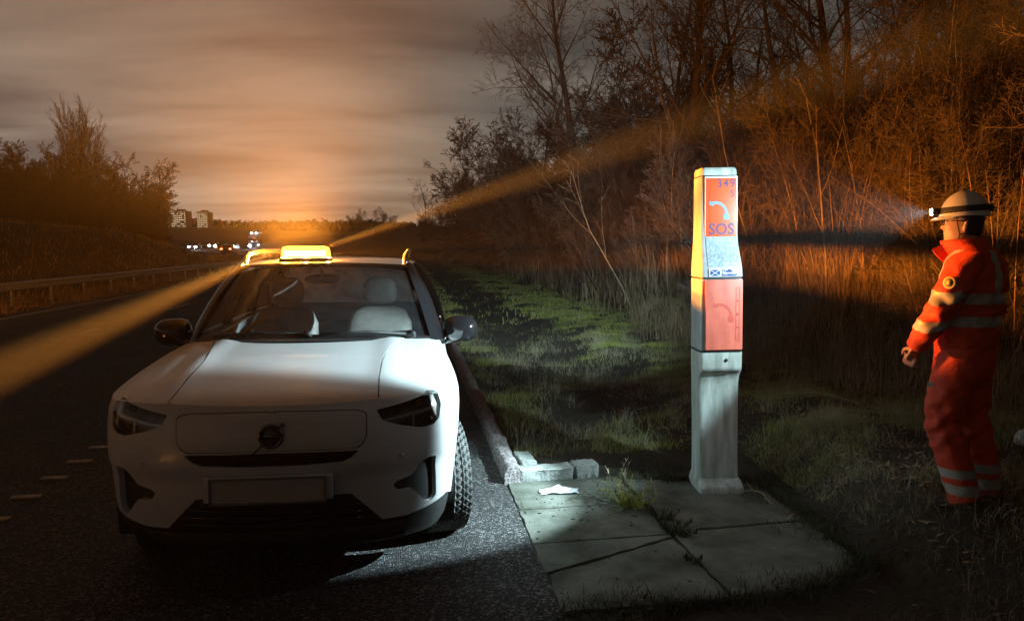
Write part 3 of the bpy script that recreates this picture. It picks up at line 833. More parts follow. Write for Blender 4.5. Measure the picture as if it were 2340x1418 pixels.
        hr.rings(rings); hr.build('headrest', M['seat'], st)
        cu = MB(); cu.rings([[(sx + .25 * math.cos(a), 2.05 + k * .3, .58 + .07 * math.sin(a)) for a in np.linspace(0, 2 * math.pi, 16, endpoint=False)] for k in (-.6, -.5, 0, .6, 1)]); cu.build('seat_cushion', M['seat'], st)
    rb = MB(); rb.rings([[(.66 * np.sign(math.cos(a)) * abs(math.cos(a)) ** .4, 3.35 + (z - .5) * .25 + .09 * math.sin(a), z) for a in np.linspace(0, 2 * math.pi, 28, endpoint=False)] for z in (.5, .7, .95, 1.02)]); rb.build('rear_bench', M['interior'], CAR)
    sw = MB(); a = np.linspace(0, 2 * math.pi, 33)
    c = np.array([-.37, 1.84, 1.02]); ux = np.array([1, 0, 0]); uz = np.array([0, .42, .91])
    sw.tube([c + .185 * (ux * math.cos(t) + uz * math.sin(t)) for t in a], .016, 8)
    for t in (.1, math.pi - .1, -math.pi / 2): sw.tube([c, c + .18 * (ux * math.cos(t) + uz * math.sin(t))], .016, 6, .012)
    sw.build('steering_wheel', M['dark_chrome'], CAR)
    im = MB(); bmv = [(0, 1.90, 1.475)]
    im.rings([[(.125 * np.sign(math.cos(t)) * abs(math.cos(t)) ** .7, 1.93 + k, 1.475 + .038 * math.sin(t)) for t in np.linspace(0, 2 * math.pi, 20, endpoint=False)] for k in (-.02, -.012, .02)]); im.tube([(0, 1.92, 1.50), (0, 1.90, 1.57)], .012, 6)
    im.build('interior_mirror', M['interior'], CAR)
    for x0, y0, x1, y1 in ((-.60, 1.30, .02, 1.165), (.08, 1.155, .66, 1.33)):
        wp = MB(); zt_ = lambda x: 1.155 - .035 * (x / .77) ** 2
        wp.tube([(x0, y0 - .02, zt_(x0) + .012), ((x0 + x1) / 2, (y0 + y1) / 2 - .015, zt_((x0 + x1) / 2) + .022), (x1, y1 - .02, zt_(x1) + .012)], .011, 6, .009)
        wp.tube([(x1, y1 - .02, zt_(x1)), (x1, y1 - .05, zt_(x1) + .02), (x1 - .03, y1 - .03, zt_(x1) + .02)], .018, 6)
        wp.build('wiper', M['black_plastic'], CAR)
car_cabin()

def car_details():
    # badge: ring with an arrow and a bar across
    pz = .815; y0 = float(BP(np.array([0.]), np.array([pz]))[0][1]) - .008
    mb = MB(); a = np.linspace(0, 2 * math.pi, 37)
    mb.tube([(.052 * math.cos(t), y0 - .006, pz + .052 * math.sin(t)) for t in a], .0085, 8)
    mb.tube([(.052 * .7, y0 - .006, pz + .052 * .7), (.058, y0 - .006, pz + .058)], .005, 6)
    mb.tube([(.044, y0 - .006, pz + .062), (.062, y0 - .006, pz + .062), (.062, y0 - .006, pz + .044)], .004, 6)
    mb.box((0, y0 - .004, pz), (.10, .008, .022))
    dk = MB(); dk.tube([(0, y0 + .004, pz), (0, y0 - .003, pz)], [.050, .050], 30)
    e = mb.build('badge', M['dark_chrome'], CAR); dk.build('badge_centre', M['lamp_dark'], e)
    bar = MB(); bar.tube([(-.085, y0 - .002, pz - .085), (-.036, y0 - .003, pz - .036)], .004, 6); bar.build('badge_sash', M['dark_chrome'], e)
    bm = bmesh.new(); bx(bm, (-.015, -.018, .558), (.524, .012, .113), bev=.005)
    pl = bm_obj('number_plate', bm, M['plate'], CAR)
    fr = MB()
    for c, d in (((-.015, -.022, .617), (.54, .02, .008)), ((-.015, -.022, .499), (.54, .02, .008)), ((-.281, -.022, .558), (.008, .02, .11)), ((.251, -.022, .558), (.008, .02, .11))): fr.box(c, d)
    fr.build('plate_frame', M['plate_frame'], pl, smooth=False)
    bm = bmesh.new(); bx(bm, (-.015, -.004, .565), (.60, .016, .122), bev=.008); bm_obj('plate_plinth', bm, M['white'], CAR, True, 40)
    # parking sensors
    for x, z in ((.60, .68), (-.60, .68), (.30, .62), (-.30, .62)):
        s = abs(x) * 1.04; p = BP(np.array([s]), np.array([z]))[0]; n = pnorm(np.array([s]))[0]
        mb = MB(); q = np.array([p[0] * (1 if x > 0 else -1), p[1], z]); d = np.array([n[0] * (1 if x > 0 else -1), n[1], 0])
        mb.tube([q - d * .01, q + d * .002], .011, 12); mb.build('parking_sensor', M['grille'], CAR)
    # skid plate
    sk = MB(); sk.grid([[(.62 * u, .04 + .10 * abs(u) ** 3 + dy, z) for u in np.linspace(-1, 1, 21)] for dy, z in ((.0, .335), (-.004, .30), (.02, .245), (.12, .215), (.5, .20))]); sk.build('skid_plate', M['black_plastic'], CAR)
    gr = MB()
    for z in (.38, .415, .45): gr.tube([(.42 * u, .02 + .05 * abs(u) ** 3, z) for u in np.linspace(-1, 1, 15)], .010, 6, .006)
    gr.build('lower_grille', M['black_gloss'], CAR)
    # mirrors
    for sd in (-1, 1):
        mb = MB(); rings = []
        for k, (yy, a, b) in enumerate(((-.085, .03, .03), (-.075, .075, .055), (-.04, .112, .083), (0, .122, .092), (.045, .12, .09), (.06, .112, .084))):
            rings.append([(a * np.sign(math.cos(t)) * abs(math.cos(t)) ** .75 + .012 * math.sin(t), yy, b * np.sign(math.sin(t)) * abs(math.sin(t)) ** .8 - .012 * math.cos(t)) for t in np.linspace(0, 2 * math.pi, 24, endpoint=False)])
        mb.rings([[np.array(p) * [sd, 1, 1] for p in r] for r in rings])
        r_ = Matrix.Rotation(R(-12 * sd), 4, 'Z')
        o = mb.build('wing_mirror', M['black_gloss'], CAR); o.location = (.985 * sd, 1.74, 1.125)
        o.rotation_euler = (0, 0, R(-14 * sd))
        g = MB(); g.rings([[(.104 * sd * np.sign(math.cos(t)) * abs(math.cos(t)) ** .75, y, .076 * np.sign(math.sin(t)) * abs(math.sin(t)) ** .8) for t in np.linspace(0, 2 * math.pi, 20, endpoint=False)] for y in (.055, .063)]); g.build('mirror_glass', M['mirror'], o)
        lw = MB(); lw.tube([(sd * -.14, .02, -.10), (sd * -.06, .01, -.085), (sd * .02, 0, -.07)], .026, 8, .018); lw.build('mirror_arm', M['black_gloss'], o)
        ind = MB(); ind.tube([np.array((sd * (-.03 + .04 * k), -.078 + .012 * k * k, -.028 + .004 * k)) for k in range(4)], .006, 6); ind.build('indicator', M['amber'], o)
    # wheels
    def wheel(x, y, steer):
        w = empty('wheel', (x, y, .35)); w.parent = CAR; w.rotation_euler = (0, 0, steer)
        nt, nw = 192, 33; G = []
        for i in range(nt):
            th = 2 * math.pi * i / nt; row = []
            for j in range(nw):
                u = j / (nw - 1) * 2 - 1
                wx = .118 * np.sign(u) * min(1, abs(u) * 1.18) ** .95
                prof = .35 - .012 * abs(u) ** 4 * (abs(u) < .82)
                if abs(u) >= .82: prof = .35 - .010 - .105 * ((abs(u) - .82) / .18) ** 1.4; wx = .118 * np.sign(u) * (1 - .08 * ((abs(u) - .82) / .18) ** 2)
                if abs(u) < .86:
                    ph = (i / nt * 48 + abs(u) * 2.6) % 1
                    gro = (.012 if ph < .36 and abs(u) > .10 else 0) + (.007 if abs(abs(u) - .36) < .035 or abs(u) < .04 else 0)
                    prof -= gro
                row.append((wx, prof * math.cos(th), prof * math.sin(th)))
            G.append(row)
        G.append(G[0]); mb = MB(); mb.grid(G); mb.build('tyre', M['rubber'], w, sharp=35)
        rm = MB(); a = np.linspace(0, 2 * math.pi, 41)
        sd = 1 if x > 0 else -1
        rm.grid([[(sd * px, r * math.cos(t), r * math.sin(t)) for t in a] for px, r in ((.10, .238), (.105, .225), (.06, .215), (-.10, .215))])
        for k in range(5):
            t = 2 * math.pi * k / 5
            for dt in (-.16, .16):
                rm.tube([(sd * .075, .04 * math.cos(t), .04 * math.sin(t)), (sd * .095, .13 * math.cos(t + dt * .7), .13 * math.sin(t + dt * .7)), (sd * .09, .222 * math.cos(t + dt), .222 * math.sin(t + dt))], .016, 6, .014)
        rm.tube([(sd * .06, 0, 0), (sd * .10, 0, 0)], .05, 18); rm.build('rim', M['alloy'], w, sharp=40)
        dd = MB(); dd.tube([(sd * .02, 0, 0), (sd * .035, 0, 0)], .17, 28); dd.build('brake_disc', M['steel'], w, sharp=40)
        return w
    wheel(.800, .86, R(14)); wheel(-.800, .86, R(14)); wheel(.805, 3.56, 0); wheel(-.805, 3.56, 0)
    for y in (.86, 3.56):                              # dark wheel houses
        for sd in (-1, 1):
            mb = MB(); a = np.linspace(-.35, math.pi + .35, 22)
            mb.grid([[(sd * x, y + .415 * math.cos(t), .335 + .415 * math.sin(t)) for t in a] for x in (.885, .55)])
            mb.grid([[(sd * .55, y + r * math.cos(t), .335 + r * math.sin(t)) for t in a] for r in (.415, .05)])
            mb.build('wheel_house', M['interior'], CAR)
car_details()

# ------------------------------------------------------------------ amber beacon bar on the car roof (lit)
BAR = Vector((-.16, 2.24, 1.600))
car_pt = lambda p: Matrix.LocRotScale(CAR.location, CAR.rotation_euler, None) @ Vector(p)
def lamp(name, kind, loc, col, watts, radius=.02, direction=None, angle=None, blend=.2):
    d = bpy.data.lights.new(name, kind); d.color = col; d.energy = watts; d.shadow_soft_size = radius
    if kind == 'SPOT': d.spot_size = R(angle); d.spot_blend = blend
    o = bpy.data.objects.new(name, d); COL.objects.link(o); o.location = loc
    if direction is not None: o.rotation_euler = Vector(direction).to_track_quat('-Z', 'Y').to_euler()
    return o
def light_bar():
    root = empty('beacon_light_bar', car_pt(BAR), R(-1.4), 'lit amber warning light bar on the roof of the white car', 'light bar')
    bm = bmesh.new(); bx(bm, (0, 0, .015), (.37, .15, .022), bev=.006); bm_obj('base', bm, M['black_plastic'], root, True, 40)
    mb = MB(); rings = []
    for z, a, b in ((.026, .176, .070), (.04, .180, .073), (.085, .176, .070), (.105, .165, .060), (.114, .135, .042)):
        rings.append([(a * np.sign(math.cos(t)) * abs(math.cos(t)) ** .35, b * np.sign(math.sin(t)) * abs(math.sin(t)) ** .5, z) for t in np.linspace(0, 2 * math.pi, 44, endpoint=False)])
    mb.rings(rings); mb.build('lens', lens_mat('amber_lens', (1.0, .62, .22), (1.0, .46, .05), 3.4), root)
    em = emitter('amber_led', (1.0, .66, .2), 150)
    for k in range(6):
        led = MB(); led.box((-.130 + .052 * k, -.045, .060), (.042, .008, .034)); led.build('led_module', em, root, smooth=False)
    ft = MB()
    for sx in (-.17, .17): ft.tube([(sx, 0, -.005), (sx, 0, .006)], .035, 14)
    ft.build('magnet_foot', M['rubber'], root)
    AMB = (1.0, .48, .10)
    for dx, dy, k in ((-.166, 0, .50), (0, -.062, .04), (.166, 0, .13)):
        lamp('beacon_lamp', 'POINT', car_pt(BAR + Vector((dx, dy, .048))), AMB, P_AMBER * k, .010)
    # added up-facing spots, their halo in the haze stands in for bloom
    for dx in (-.14, -.05, .05, .14):
        lamp('halo_fill_lamp', 'SPOT', car_pt(BAR + Vector((dx, 0, .10))), AMB, P_AMBER * 2.2, .03, (-.32, .0, 1), 154, 1.0)
    # added narrow spots that imitate diagonal lens streaks from the beacon
    a = car_pt(BAR + Vector((.15, -.02, .105))); lamp('streak_lamp', 'SPOT', a, AMB, P_STREAK * .6, .02, Vector((1.20, 4.15, 2.27)) - a, 5.4, 1.0)
    a = car_pt(BAR + Vector((-.15, -.03, .105))); lamp('streak_lamp', 'SPOT', a, AMB, P_STREAK * .75, .02, Vector((-1.98, 4.12, 1.117)) - a, 7.6, 1.0)
    # the modules throw a flat fan of light to either side
    for dx, dr, k in ((.166, (1, .42, .03), .50), (-.166, (-1, .35, .03), 1.0)):
        o = lamp('beacon_fan_lamp', 'SPOT', car_pt(BAR + Vector((dx, 0, .048))), AMB, P_AMBER * k, .010, dr, 136, 1.0)
        o.scale = (1, .085, 1)
P_AMBER = 6500; P_STREAK = 1350000
light_bar()
# ------------------------------------------------------------------ emergency roadside telephone
def rrect(hw, yf, yb, z, n=40, e=.22):
    cy = (yf + yb) / 2; hd = (yb - yf) / 2
    return [(hw * np.sign(math.cos(t)) * abs(math.cos(t)) ** e, cy + hd * np.sign(math.sin(t)) * abs(math.sin(t)) ** e, z) for t in np.linspace(0, 2 * math.pi, n, endpoint=False)]

def phone():
    root = empty('emergency_phone', (2.165, 4.93, 0.004), R(-7), 'tall pale roadside emergency phone pillar with orange red sos sign and coral door', 'emergency phone')
    root.rotation_euler = (0, R(-1.1), R(-7))
    def sect(name, prof, m, parent=root, e=.22, sharp=40):
        mb = MB(); mb.rings([rrect(hw, yf, yb, z, e=e) for z, hw, yf, yb in prof]); return mb.build(name, m, parent, sharp=sharp)
    ped = sect('pedestal', [(.0, .142, -.10, .13), (.08, .140, -.105, .13), (.2, .138, -.095, .13), (.45, .139, -.088, .13), (.66, .141, -.082, .13), (.76, .142, -.085, .13), (.81, .143, -.098, .13), (.845, .144, -.125, .13), (.862, .145, -.143, .13), (.885, .145, -.150, .13), (.985, .146, -.152, .13)], M['post_light'], e=.16)
    ft = MB(); ft.rings([rrect(.158, -.185, .14, z, e=.16) if z < .05 else rrect(.150 if z < .09 else .141, -.16 if z < .09 else -.10, .135, z, e=.16) for z in (-.01, .012, .045, .075, .095)]); ft.build('foot', M['post_light'], ped, sharp=40)
    bs = MB(); bs.rings([rrect(.167, -.20, .148, z, e=.14) for z in (-.012, .008)]); bs.build('base_plate', M['seal'], ped, sharp=40)
    kh = MB(); kh.tube([(.03, -.148, .935), (.03, -.158, .935)], .011, 14); kh.build('keyhole', M['seal'], ped)
    sect('seam', [(.984, .142, -.146, .125), (1.004, .142, -.146, .125)], M['seal'])
    mid = sect('housing', [(1.003, .146, -.145, .13), (1.25, .145, -.145, .13), (1.488, .144, -.145, .13)], M['post_grey'], e=.16)
    bm = bmesh.new(); bx(bm, (.012, -.150, 1.245), (.252, .024, .478), bev=.007); door = bm_obj('door', bm, M['door_red'], root, True, 40)
    # handset drawn on the door
    def handset(name, cx, cz, s, m, parent, y0, y1):
        c = []
        for t in np.linspace(0, 1, 14):      # outer edge of the curved grip
            a = R(112) - R(112) * t; c.append((-.55 + 1.0 * math.cos(a) * .95, -.45 + 1.0 * math.sin(a)))
        P = [np.array(p) for p in c]
        outer = [p * 1.0 for p in P]; cc = np.array([-.55, -.45])
        inner = [cc + (p - cc) * .80 for p in reversed(P)]
        poly = [(-.92, .62), (-1.04, .44), (-1.02, .30), (-.72, .20), (-.60, .34)] + [tuple(p) for p in reversed(inner)][1:-1] + [(.10, -.50), (.06, -.72), (.16, -.86), (.42, -.88), (.55, -.72), (.50, -.50)] + [tuple(p) for p in reversed(outer)][1:]
        mb = MB(); q = [(cx + x * s, cz + z * s) for x, z in poly]
        # triangulate the outline
        v, e, f, *_ = delaunay_2d_cdt([Vector(p) for p in q], [(i, (i + 1) % len(q)) for i in range(len(q))], [], 1, 1e-6)
        bmh = bmesh.new(); bv = [bmh.verts.new((p[0], y0, p[1])) for p in v]
        for t in f:
            try: bmh.faces.new([bv[i] for i in t])
            except ValueError: pass
        r = bmesh.ops.extrude_face_region(bmh, geom=bmh.faces[:])
        for g in r['geom']:
            if isinstance(g, bmesh.types.BMVert): g.co.y = y1
        return bm_obj(name, bmh, m, parent)
    handset('handset_mark', .030, 1.275, .092, M['door_line'], door, -.1615, -.1632)
    o = MB()
    for c, d in (((.114, -.1628, 1.25), (.0022, .002, .36)), ((.092, -.1628, 1.25), (.0022, .002, .36)), ((.103, -.1628, 1.43), (.022, .002, .0022)), ((.103, -.1628, 1.07), (.022, .002, .0022)), ((.103, -.1628, 1.34), (.010, .002, .012)), ((.103, -.1628, 1.25), (.010, .002, .020)), ((.103, -.1628, 1.16), (.010, .002, .012))): o.box(c, d)
    o.build('door_emblem', M['door_line'], door, smooth=False)
    sect('seam', [(1.487, .142, -.150, .125), (1.503, .142, -.150, .125)], M['seal'])
    head = sect('head', [(1.502, .145, -.152, .13), (1.56, .143, -.150, .13), (1.60, .140, -.138, .13), (1.66, .136, -.112, .13), (1.72, .132, -.092, .13), (1.79, .129, -.081, .13), (1.9, .127, -.077, .13), (2.05, .1255, -.075, .13), (2.182, .124, -.074, .13)], M['post_grey'], e=.16)
    sect('seam', [(2.18, .121, -.071, .127), (2.191, .121, -.071, .127)], M['seal'])
    sect('cap', [(2.19, .124, -.074, .13), (2.225, .122, -.072, .128), (2.242, .114, -.06, .12), (2.247, .095, -.04, .10)], M['post_light'], e=.16)
    # mottled lower panel of the head, following its curve
    mp_ = MB(); zs = np.linspace(1.572, 1.775, 14); yy = lambda z: np.interp(z, [1.502, 1.56, 1.60, 1.66, 1.72, 1.79, 1.9], [-.152, -.150, -.138, -.112, -.092, -.081, -.077])
    mp_.grid([[(.012 + .108 * u, yy(z) - .003, z) for u in np.linspace(-1, 1, 5)] for z in zs]); mp_.build('weathered_panel', M['algae'], head)
    bm = bmesh.new(); bx(bm, (.010, -.080, 1.975), (.222, .010, .415), bev=.004); sg = bm_obj('sign_border', bm, M['sign_white'], root, True, 40)
    bm = bmesh.new(); bx(bm, (.010, -.0848, 1.972), (.208, .004, .395), bev=.0018); bm_obj('sign_face', bm, M['sign_red'], sg, True, 40)
    ry = -.0872; rot = (R(90), 0, 0)
    text_obj('sign_number', '349', .078, M['sign_purple'], sg, (.042, ry, 2.130), rot, bold=.0014, space=1.22, sx=.92)
    text_obj('sign_letter', 'S', .070, M['sign_purple'], sg, (.086, ry, 2.062), rot, bold=.0012, sx=.86)
    text_obj('sign_word', 'SOS', .106, M['sign_purple'], sg, (.012, ry, 1.822), rot, bold=.0026, space=1.05, sx=.92)
    handset('sign_handset', .018, 1.965, .088, M['sign_blue'], sg, -.0868, -.0885)
    # sticker with the flag and the name
    bm = bmesh.new(); bx(bm, (.018, -.154, 1.532), (.222, .006, .058), bev=.002); stc = bm_obj('sticker', bm, M['sign_white'], root, True, 40)
    fy = -.1585
    fl = MB(); cx, cz, hw, hh, g = -.050, 1.531, .035, .022, .0050
    for a, b, c in (((-1, 1), (1, 1), (0, 0)), ((1, -1), (-1, -1), (0, 0)), ((-1, -1), (-1, 1), (0, 0)), ((1, 1), (1, -1), (0, 0))):
        P = [np.array((cx + p[0] * hw, cz + p[1] * hh)) for p in (a, b, c)]; m3 = sum(P) / 3
        fl.prism([tuple(m3 + (p - m3) * .72) for p in P], fy + .002, fy)
    fl.build('saltire', M['saltire'], stc, smooth=False)
    text_obj('sticker_text', 'Traffic', .030, M['saltire'], stc, (-.006, fy, 1.5435), rot, bold=.0006, align='LEFT')
    text_obj('sticker_text', 'Scotland', .030, M['saltire'], stc, (-.006, fy, 1.5175), rot, bold=.0006, align='LEFT')
phone()

# ------------------------------------------------------------------ the person in orange
MAN_RZ = math.atan2(.546, -.838)
MAN_LOC = Vector((3.12, 3.66, .255))
MAN_S = .958
def person():
    root = empty('person', MAN_LOC, MAN_RZ, 'person in orange hi-vis suit and white helmet with lit head torch, looking at the phone', 'person')
    k = 30; T = np.linspace(0, 2 * math.pi, k, endpoint=False)
    ell = lambda cx, a, b, z, cy=0., tilt=0.: [(cx + a * math.cos(t), cy + b * math.sin(t), z + tilt * math.cos(t)) for t in T]
    # --- body: one continuous surface, head with face, neck, trunk, limbs, hands with fingers
    mb = MB(); hx, hz = .115, 1.515     # chin level origin of the head
    prof = [ # z, front x, back x, half width
        (.00, .045, -.02, .030), (.012, .080, -.045, .044), (.035, .090, -.075, .056), (.058, .088, -.088, .064), (.066, .094, -.090, .066), (.074, .088, -.091, .067), (.083, .095, -.092, .068), (.095, .088, -.094, .069), (.103, .100, -.095, .070), (.112, .112, -.096, .071), (.122, .108, -.097, .072), (.135, .099, -.098, .073), (.150, .090, -.099, .074), (.160, .088, -.100, .075), (.175, .095, -.101, .0755), (.20, .093, -.099, .074), (.225, .075, -.088, .065), (.245, .045, -.06, .045)]
    rings = []
    for z, f, b, w in prof:
        cx = (f + b) / 2; a = (f - b) / 2; r = []
        for t in T:
            x = cx + a * math.cos(t); yv = w * math.sin(t)
            nose = .094 < z < .165
            if math.cos(t) > .80 and nose and f > .098: pass
            if math.cos(t) > .55 and nose:
                # only the middle line carries the nose
                lim = .084 + .006 * (1 - abs(z - .13) / .04)
                if abs(yv) > .016: x = min(x, hx * 0 + lim - .25 * (abs(yv) - .016))
            r.append((hx + x, yv, hz + z))
        rings.append(r)
    mb.rings(rings)
    for s in (-1, 1):
        mb.tube([(hx - .006, s * .070, hz + .095), (hx - .010, s * .080, hz + .12), (hx - .014, s * .080, hz + .148)], [.012, .018, .015], 8, [.006, .009, .007])   # ear
    mb.tube([(.075, 0, 1.40), (.082, 0, 1.47), (.10, 0, 1.56)], [.062, .058, .058], 14)
    mb.rings([ell(.06, .12, .15, .84), ell(.06, .125, .165, .95), ell(.05, .10, .14, 1.1), ell(.045, .115, .165, 1.3), ell(.05, .10, .18, 1.42), ell(.065, .06, .10, 1.47)])
    LA = [(.035, .185, 1.45), (.085, .245, 1.30), (.135, .285, 1.165), (.20, .275, 1.05), (.262, .245, .945)]
    RA = [(.035, -.185, 1.45), (.03, -.235, 1.30), (.015, -.265, 1.165), (.06, -.27, 1.05), (.12, -.255, .945)]
    for A in (LA, RA): mb.tube(A, [.052, .046, .040, .036, .027], 12)
    def hand(w, d, s):
        w = np.array(w); d = np.array(d, float); d /= np.linalg.norm(d)
        n = np.array([.15, s * 1.0, 0.]); n -= d * (n @ d); n /= np.linalg.norm(n); a = np.cross(d, n)     # a: across the knuckles
        if a[0] < 0: a = -a
        mb.tube([w, w + d * .03, w + d * .07, w + d * .092], [.025, .034, .040, .036], 12, [.019, .016, .015, .013])
        palm = []
        for i, (o, L) in enumerate(((.030, .066), (.010, .076), (-.010, .070), (-.029, .055))):
            p0 = w + d * .085 + a * o; inn = -n
            p1 = p0 + d * L * .42; p2 = p1 + (d * .75 + inn * .65) * L * .36; p3 = p2 + (d * .15 + inn * .95) * L * .34
            mb.tube([p0 - d * .02, p0, p1, p2, p3], [.0092, .0095, .009, .0082, .0066], 8)
        t0 = w + d * .028 + a * .028; t1 = t0 + (a * .75 + d * .6) * .036; t2 = t1 + (d * .9 + a * .1 - n * .35) * .032; t3 = t2 + (d * .8 - n * .5) * .022
        mb.tube([t0 - a * .012, t0, t1, t2, t3], [.013, .013, .0115, .010, .008], 8)
    hand(LA[-1], np.array(LA[-1]) - np.array(LA[-2]) + [.0, -.01, -.04], 1); hand(RA[-1], np.array(RA[-1]) - np.array(RA[-2]) + [0, .01, -.04], -1)
    LL = [(.07, .095, .90), (.115, .11, .70), (.140, .115, .50), (.07, .12, .30), (.0, .125, .07)]
    RL = [(.06, -.095, .90), (.055, -.10, .70), (.045, -.10, .50), (-.01, -.105, .30), (-.055, -.11, .07)]
    for A in (LL, RL): mb.tube(A, [.085, .075, .055, .05, .038], 12)
    body = remesh('body', mb, .0062, M['skin'], root, 2)
    hair = MB(); hair.rings([[(hx - .012 + a * math.cos(t), b * math.sin(t), hz + z) for t in np.linspace(R(75), R(285), 18)] for z, a, b in ((.05, .068, .052), (.075, .086, .066), (.11, .093, .074), (.15, .096, .078), (.19, .095, .078))], cap=False)
    hair.build('hair', M['hair'], root)
    for s in (-1, 1):
        ey = MB(); c = np.array([hx + .079, s * .030, hz + .150])
        ey.rings([[tuple(c + np.array([r * 0 + x, r * math.cos(t), r * math.sin(t)])) for t in np.linspace(0, 2 * math.pi, 12, endpoint=False)] for x, r in ((.0, .011), (.006, .009), (.009, .004))]); ey.build('eye', M['sign_white'], body)
    gl = MB(); a = np.linspace(0, 2 * math.pi, 21)
    for s in (-1, 1):
        gl.tube([(hx + .103 - .012 * abs(math.cos(t)) * 0 - .25 * max(0, abs(s * .034 + .026 * math.cos(t)) - .03), s * .034 + .026 * math.cos(t), hz + .146 + .019 * math.sin(t)) for t in a], .0022, 5)
        gl.tube([(hx + .096, s * .060, hz + .152), (hx + .04, s * .077, hz + .152), (hx - .012, s * .080, hz + .148)], .0024, 5)
    gl.tube([(hx + .107, -.009, hz + .15), (hx + .110, 0, hz + .153), (hx + .107, .009, hz + .15)], .0022, 5); gl.build('glasses', M['strap'], root)
    # --- jacket
    jk = MB()
    jk.rings([ell(.075, .150, .190, .945), ell(.075, .165, .205, .965), ell(.072, .172, .215, 1.03), ell(.062, .170, .218, 1.12), ell(.052, .170, .222, 1.24), ell(.045, .166, .226, 1.35), ell(.045, .150, .220, 1.425), ell(.052, .125, .185, 1.475, tilt=-.01), ell(.066, .095, .120, 1.515, tilt=-.012), ell(.078, .085, .092, 1.54, tilt=-.01)])
    # one sleeve each side, baggy with a cuff
    def sleeve(A):
        P = [np.array(p) for p in A]; P[0] = P[0] + np.array([0, -.03 * np.sign(P[0][1]), .01]); n = 16
        ti = np.linspace(0, len(P) - 1, n); pts = np.array([[np.interp(t, range(len(P)), [p[i] for p in P]) for i in range(3)] for t in ti])
        jk.tube(pts, np.interp(ti, range(5), [.092, .090, .080, .072, .058]), 20, np.interp(ti, range(5), [.085, .080, .074, .068, .054]))
    sleeve(LA); sleeve(RA)
    fold = lambda s, amp: (lambda co: amp * (np.sin(co[:, 2] * 46 + np.sin(co[:, 0] * 21 + co[:, 1] * 17) * 2.2 + co[:, 0] * 18) * .6 + np.sin(co[:, 2] * 90 + co[:, 1] * 42 + np.sin(co[:, 0] * 35) * 2) * .35 + np.sin(co[:, 0] * 60 - co[:, 2] * 25 + co[:, 1] * 30) * .4) * (.6 + .4 * np.sin(co[:, 2] * 11 + s)))
    jacket = remesh('jacket', jk, .0085, M['hivis'], root, 5, fold(1, .0088))
    LAa = np.array(LA)
    def armdist(c, A):
        best = np.full(len(c), 9.)
        for a, b in zip(A[:-1], A[1:]):
            a = np.array(a); b = np.array(b); t = np.clip(((c - a) @ (b - a)) / ((b - a) @ (b - a)), 0, 1); best = np.minimum(best, np.linalg.norm(c - a - t[:, None] * (b - a), axis=1))
        return best
    def is_arm(c): return (np.minimum(armdist(c, LA[1:]), armdist(c, RA[1:])) < .088) & (np.abs(c[:, 1]) > .165)
    def bands(c):
        arm = is_arm(c); z = c[:, 2] - .10 * (c[:, 0] - .05) * 0
        tor = ~arm & (((z > 1.20) & (z < 1.262)) | ((z > 1.075) & (z < 1.135)))
        zz = c[:, 2] + .35 * (np.abs(c[:, 1]) - .26)
        ar = arm & (((zz > 1.235) & (zz < 1.295)) | ((zz > 1.075) & (zz < 1.135)))
        br = ~arm & (c[:, 2] >= 1.25) & (np.abs(np.abs(c[:, 1]) - .105) < .026) & (c[:, 2] < 1.50)
        return tor | ar | br
    split_part(jacket, 'reflective_tape', bands, M['tape'], .0028)
    cl = MB(); rings = []
    for z, f, b, w, tl in ((1.475, .165, -.050, .110, .0), (1.50, .180, -.035, .100, .0), (1.53, .20, -.022, .094, .0), (1.560, .213, -.010, .090, .004), (1.566, .205, -.004, .085, .004), (1.53, .18, -.01, .082, .0), (1.48, .15, -.03, .085, 0)):
        cx = (f + b) / 2; a = (f - b) / 2
        rings.append([(cx + a * math.cos(t) + .012 * max(0, math.cos(3 * t)), w * math.sin(t), z + tl * math.cos(t) - .012 * math.cos(t)) for t in T])
    cl.rings(rings, cap=False); cl.build('collar', M['hivis'], jacket)
    lap = MB(); lap.prism([(.18, 1.555), (.262, 1.505), (.245, 1.475), (.20, 1.43), (.17, 1.47)], .012, .030, (0, 2, 1)); lap.build('storm_flap', M['hivis'], jacket, smooth=False)
    bd = MB(); n = np.array([.25, .97, .05]); n /= np.linalg.norm(n); c = np.array([.085, .335, 1.325]); bd.tube([c - n * .03, c, c + n * .003], [.034, .034, .028], 20); 
    bo = bd.build('arm_badge', M['badge'], jacket, sharp=40); b2 = MB(); b2.tube([c + n * .003, c + n * .0045], .024, 18); b2.build('badge_centre', M['straw'], bo); b3 = MB(); b3.tube([c + n * .004, c + n * .0055], .013, 14); b3.build('badge_crest', M['badge'], bo)
    # --- trousers
    tr = MB()
    tr.rings([ell(.07, .145, .190, .99), ell(.07, .155, .20, .93), ell(.07, .160, .205, .85), ell(.08, .150, .195, .78), ell(.085, .12, .17, .73)])
    for A, rs in ((LL, (.108, .112, .098, .092, .080)), (RL, (.108, .108, .094, .090, .078))):
        P = [np.array(p) for p in A]; P[-1] = P[-1] + [0, 0, .0]; n = 18; ti = np.linspace(0, 4, n)
        pts = np.array([[np.interp(t, range(5), [p[i] for p in P]) for i in range(3)] for t in ti]); tr.tube(pts, np.interp(ti, range(5), rs), 22)
    trousers = remesh('trousers', tr, .0085, M['hivis'], root, 5, fold(2.2, .0105))
    def tb(c): return ((c[:, 2] > .205) & (c[:, 2] < .262)) | ((c[:, 2] > .115) & (c[:, 2] < .175))
    split_part(trousers, 'reflective_tape', tb, M['tape'], .0028)
    pk = MB(); pk.prism([(.17, .72), (.205, .72), (.205, .745), (.17, .745)], .20, .206, (0, 2, 1)); pk.build('pocket_tab', M['tape'], trousers, smooth=False)
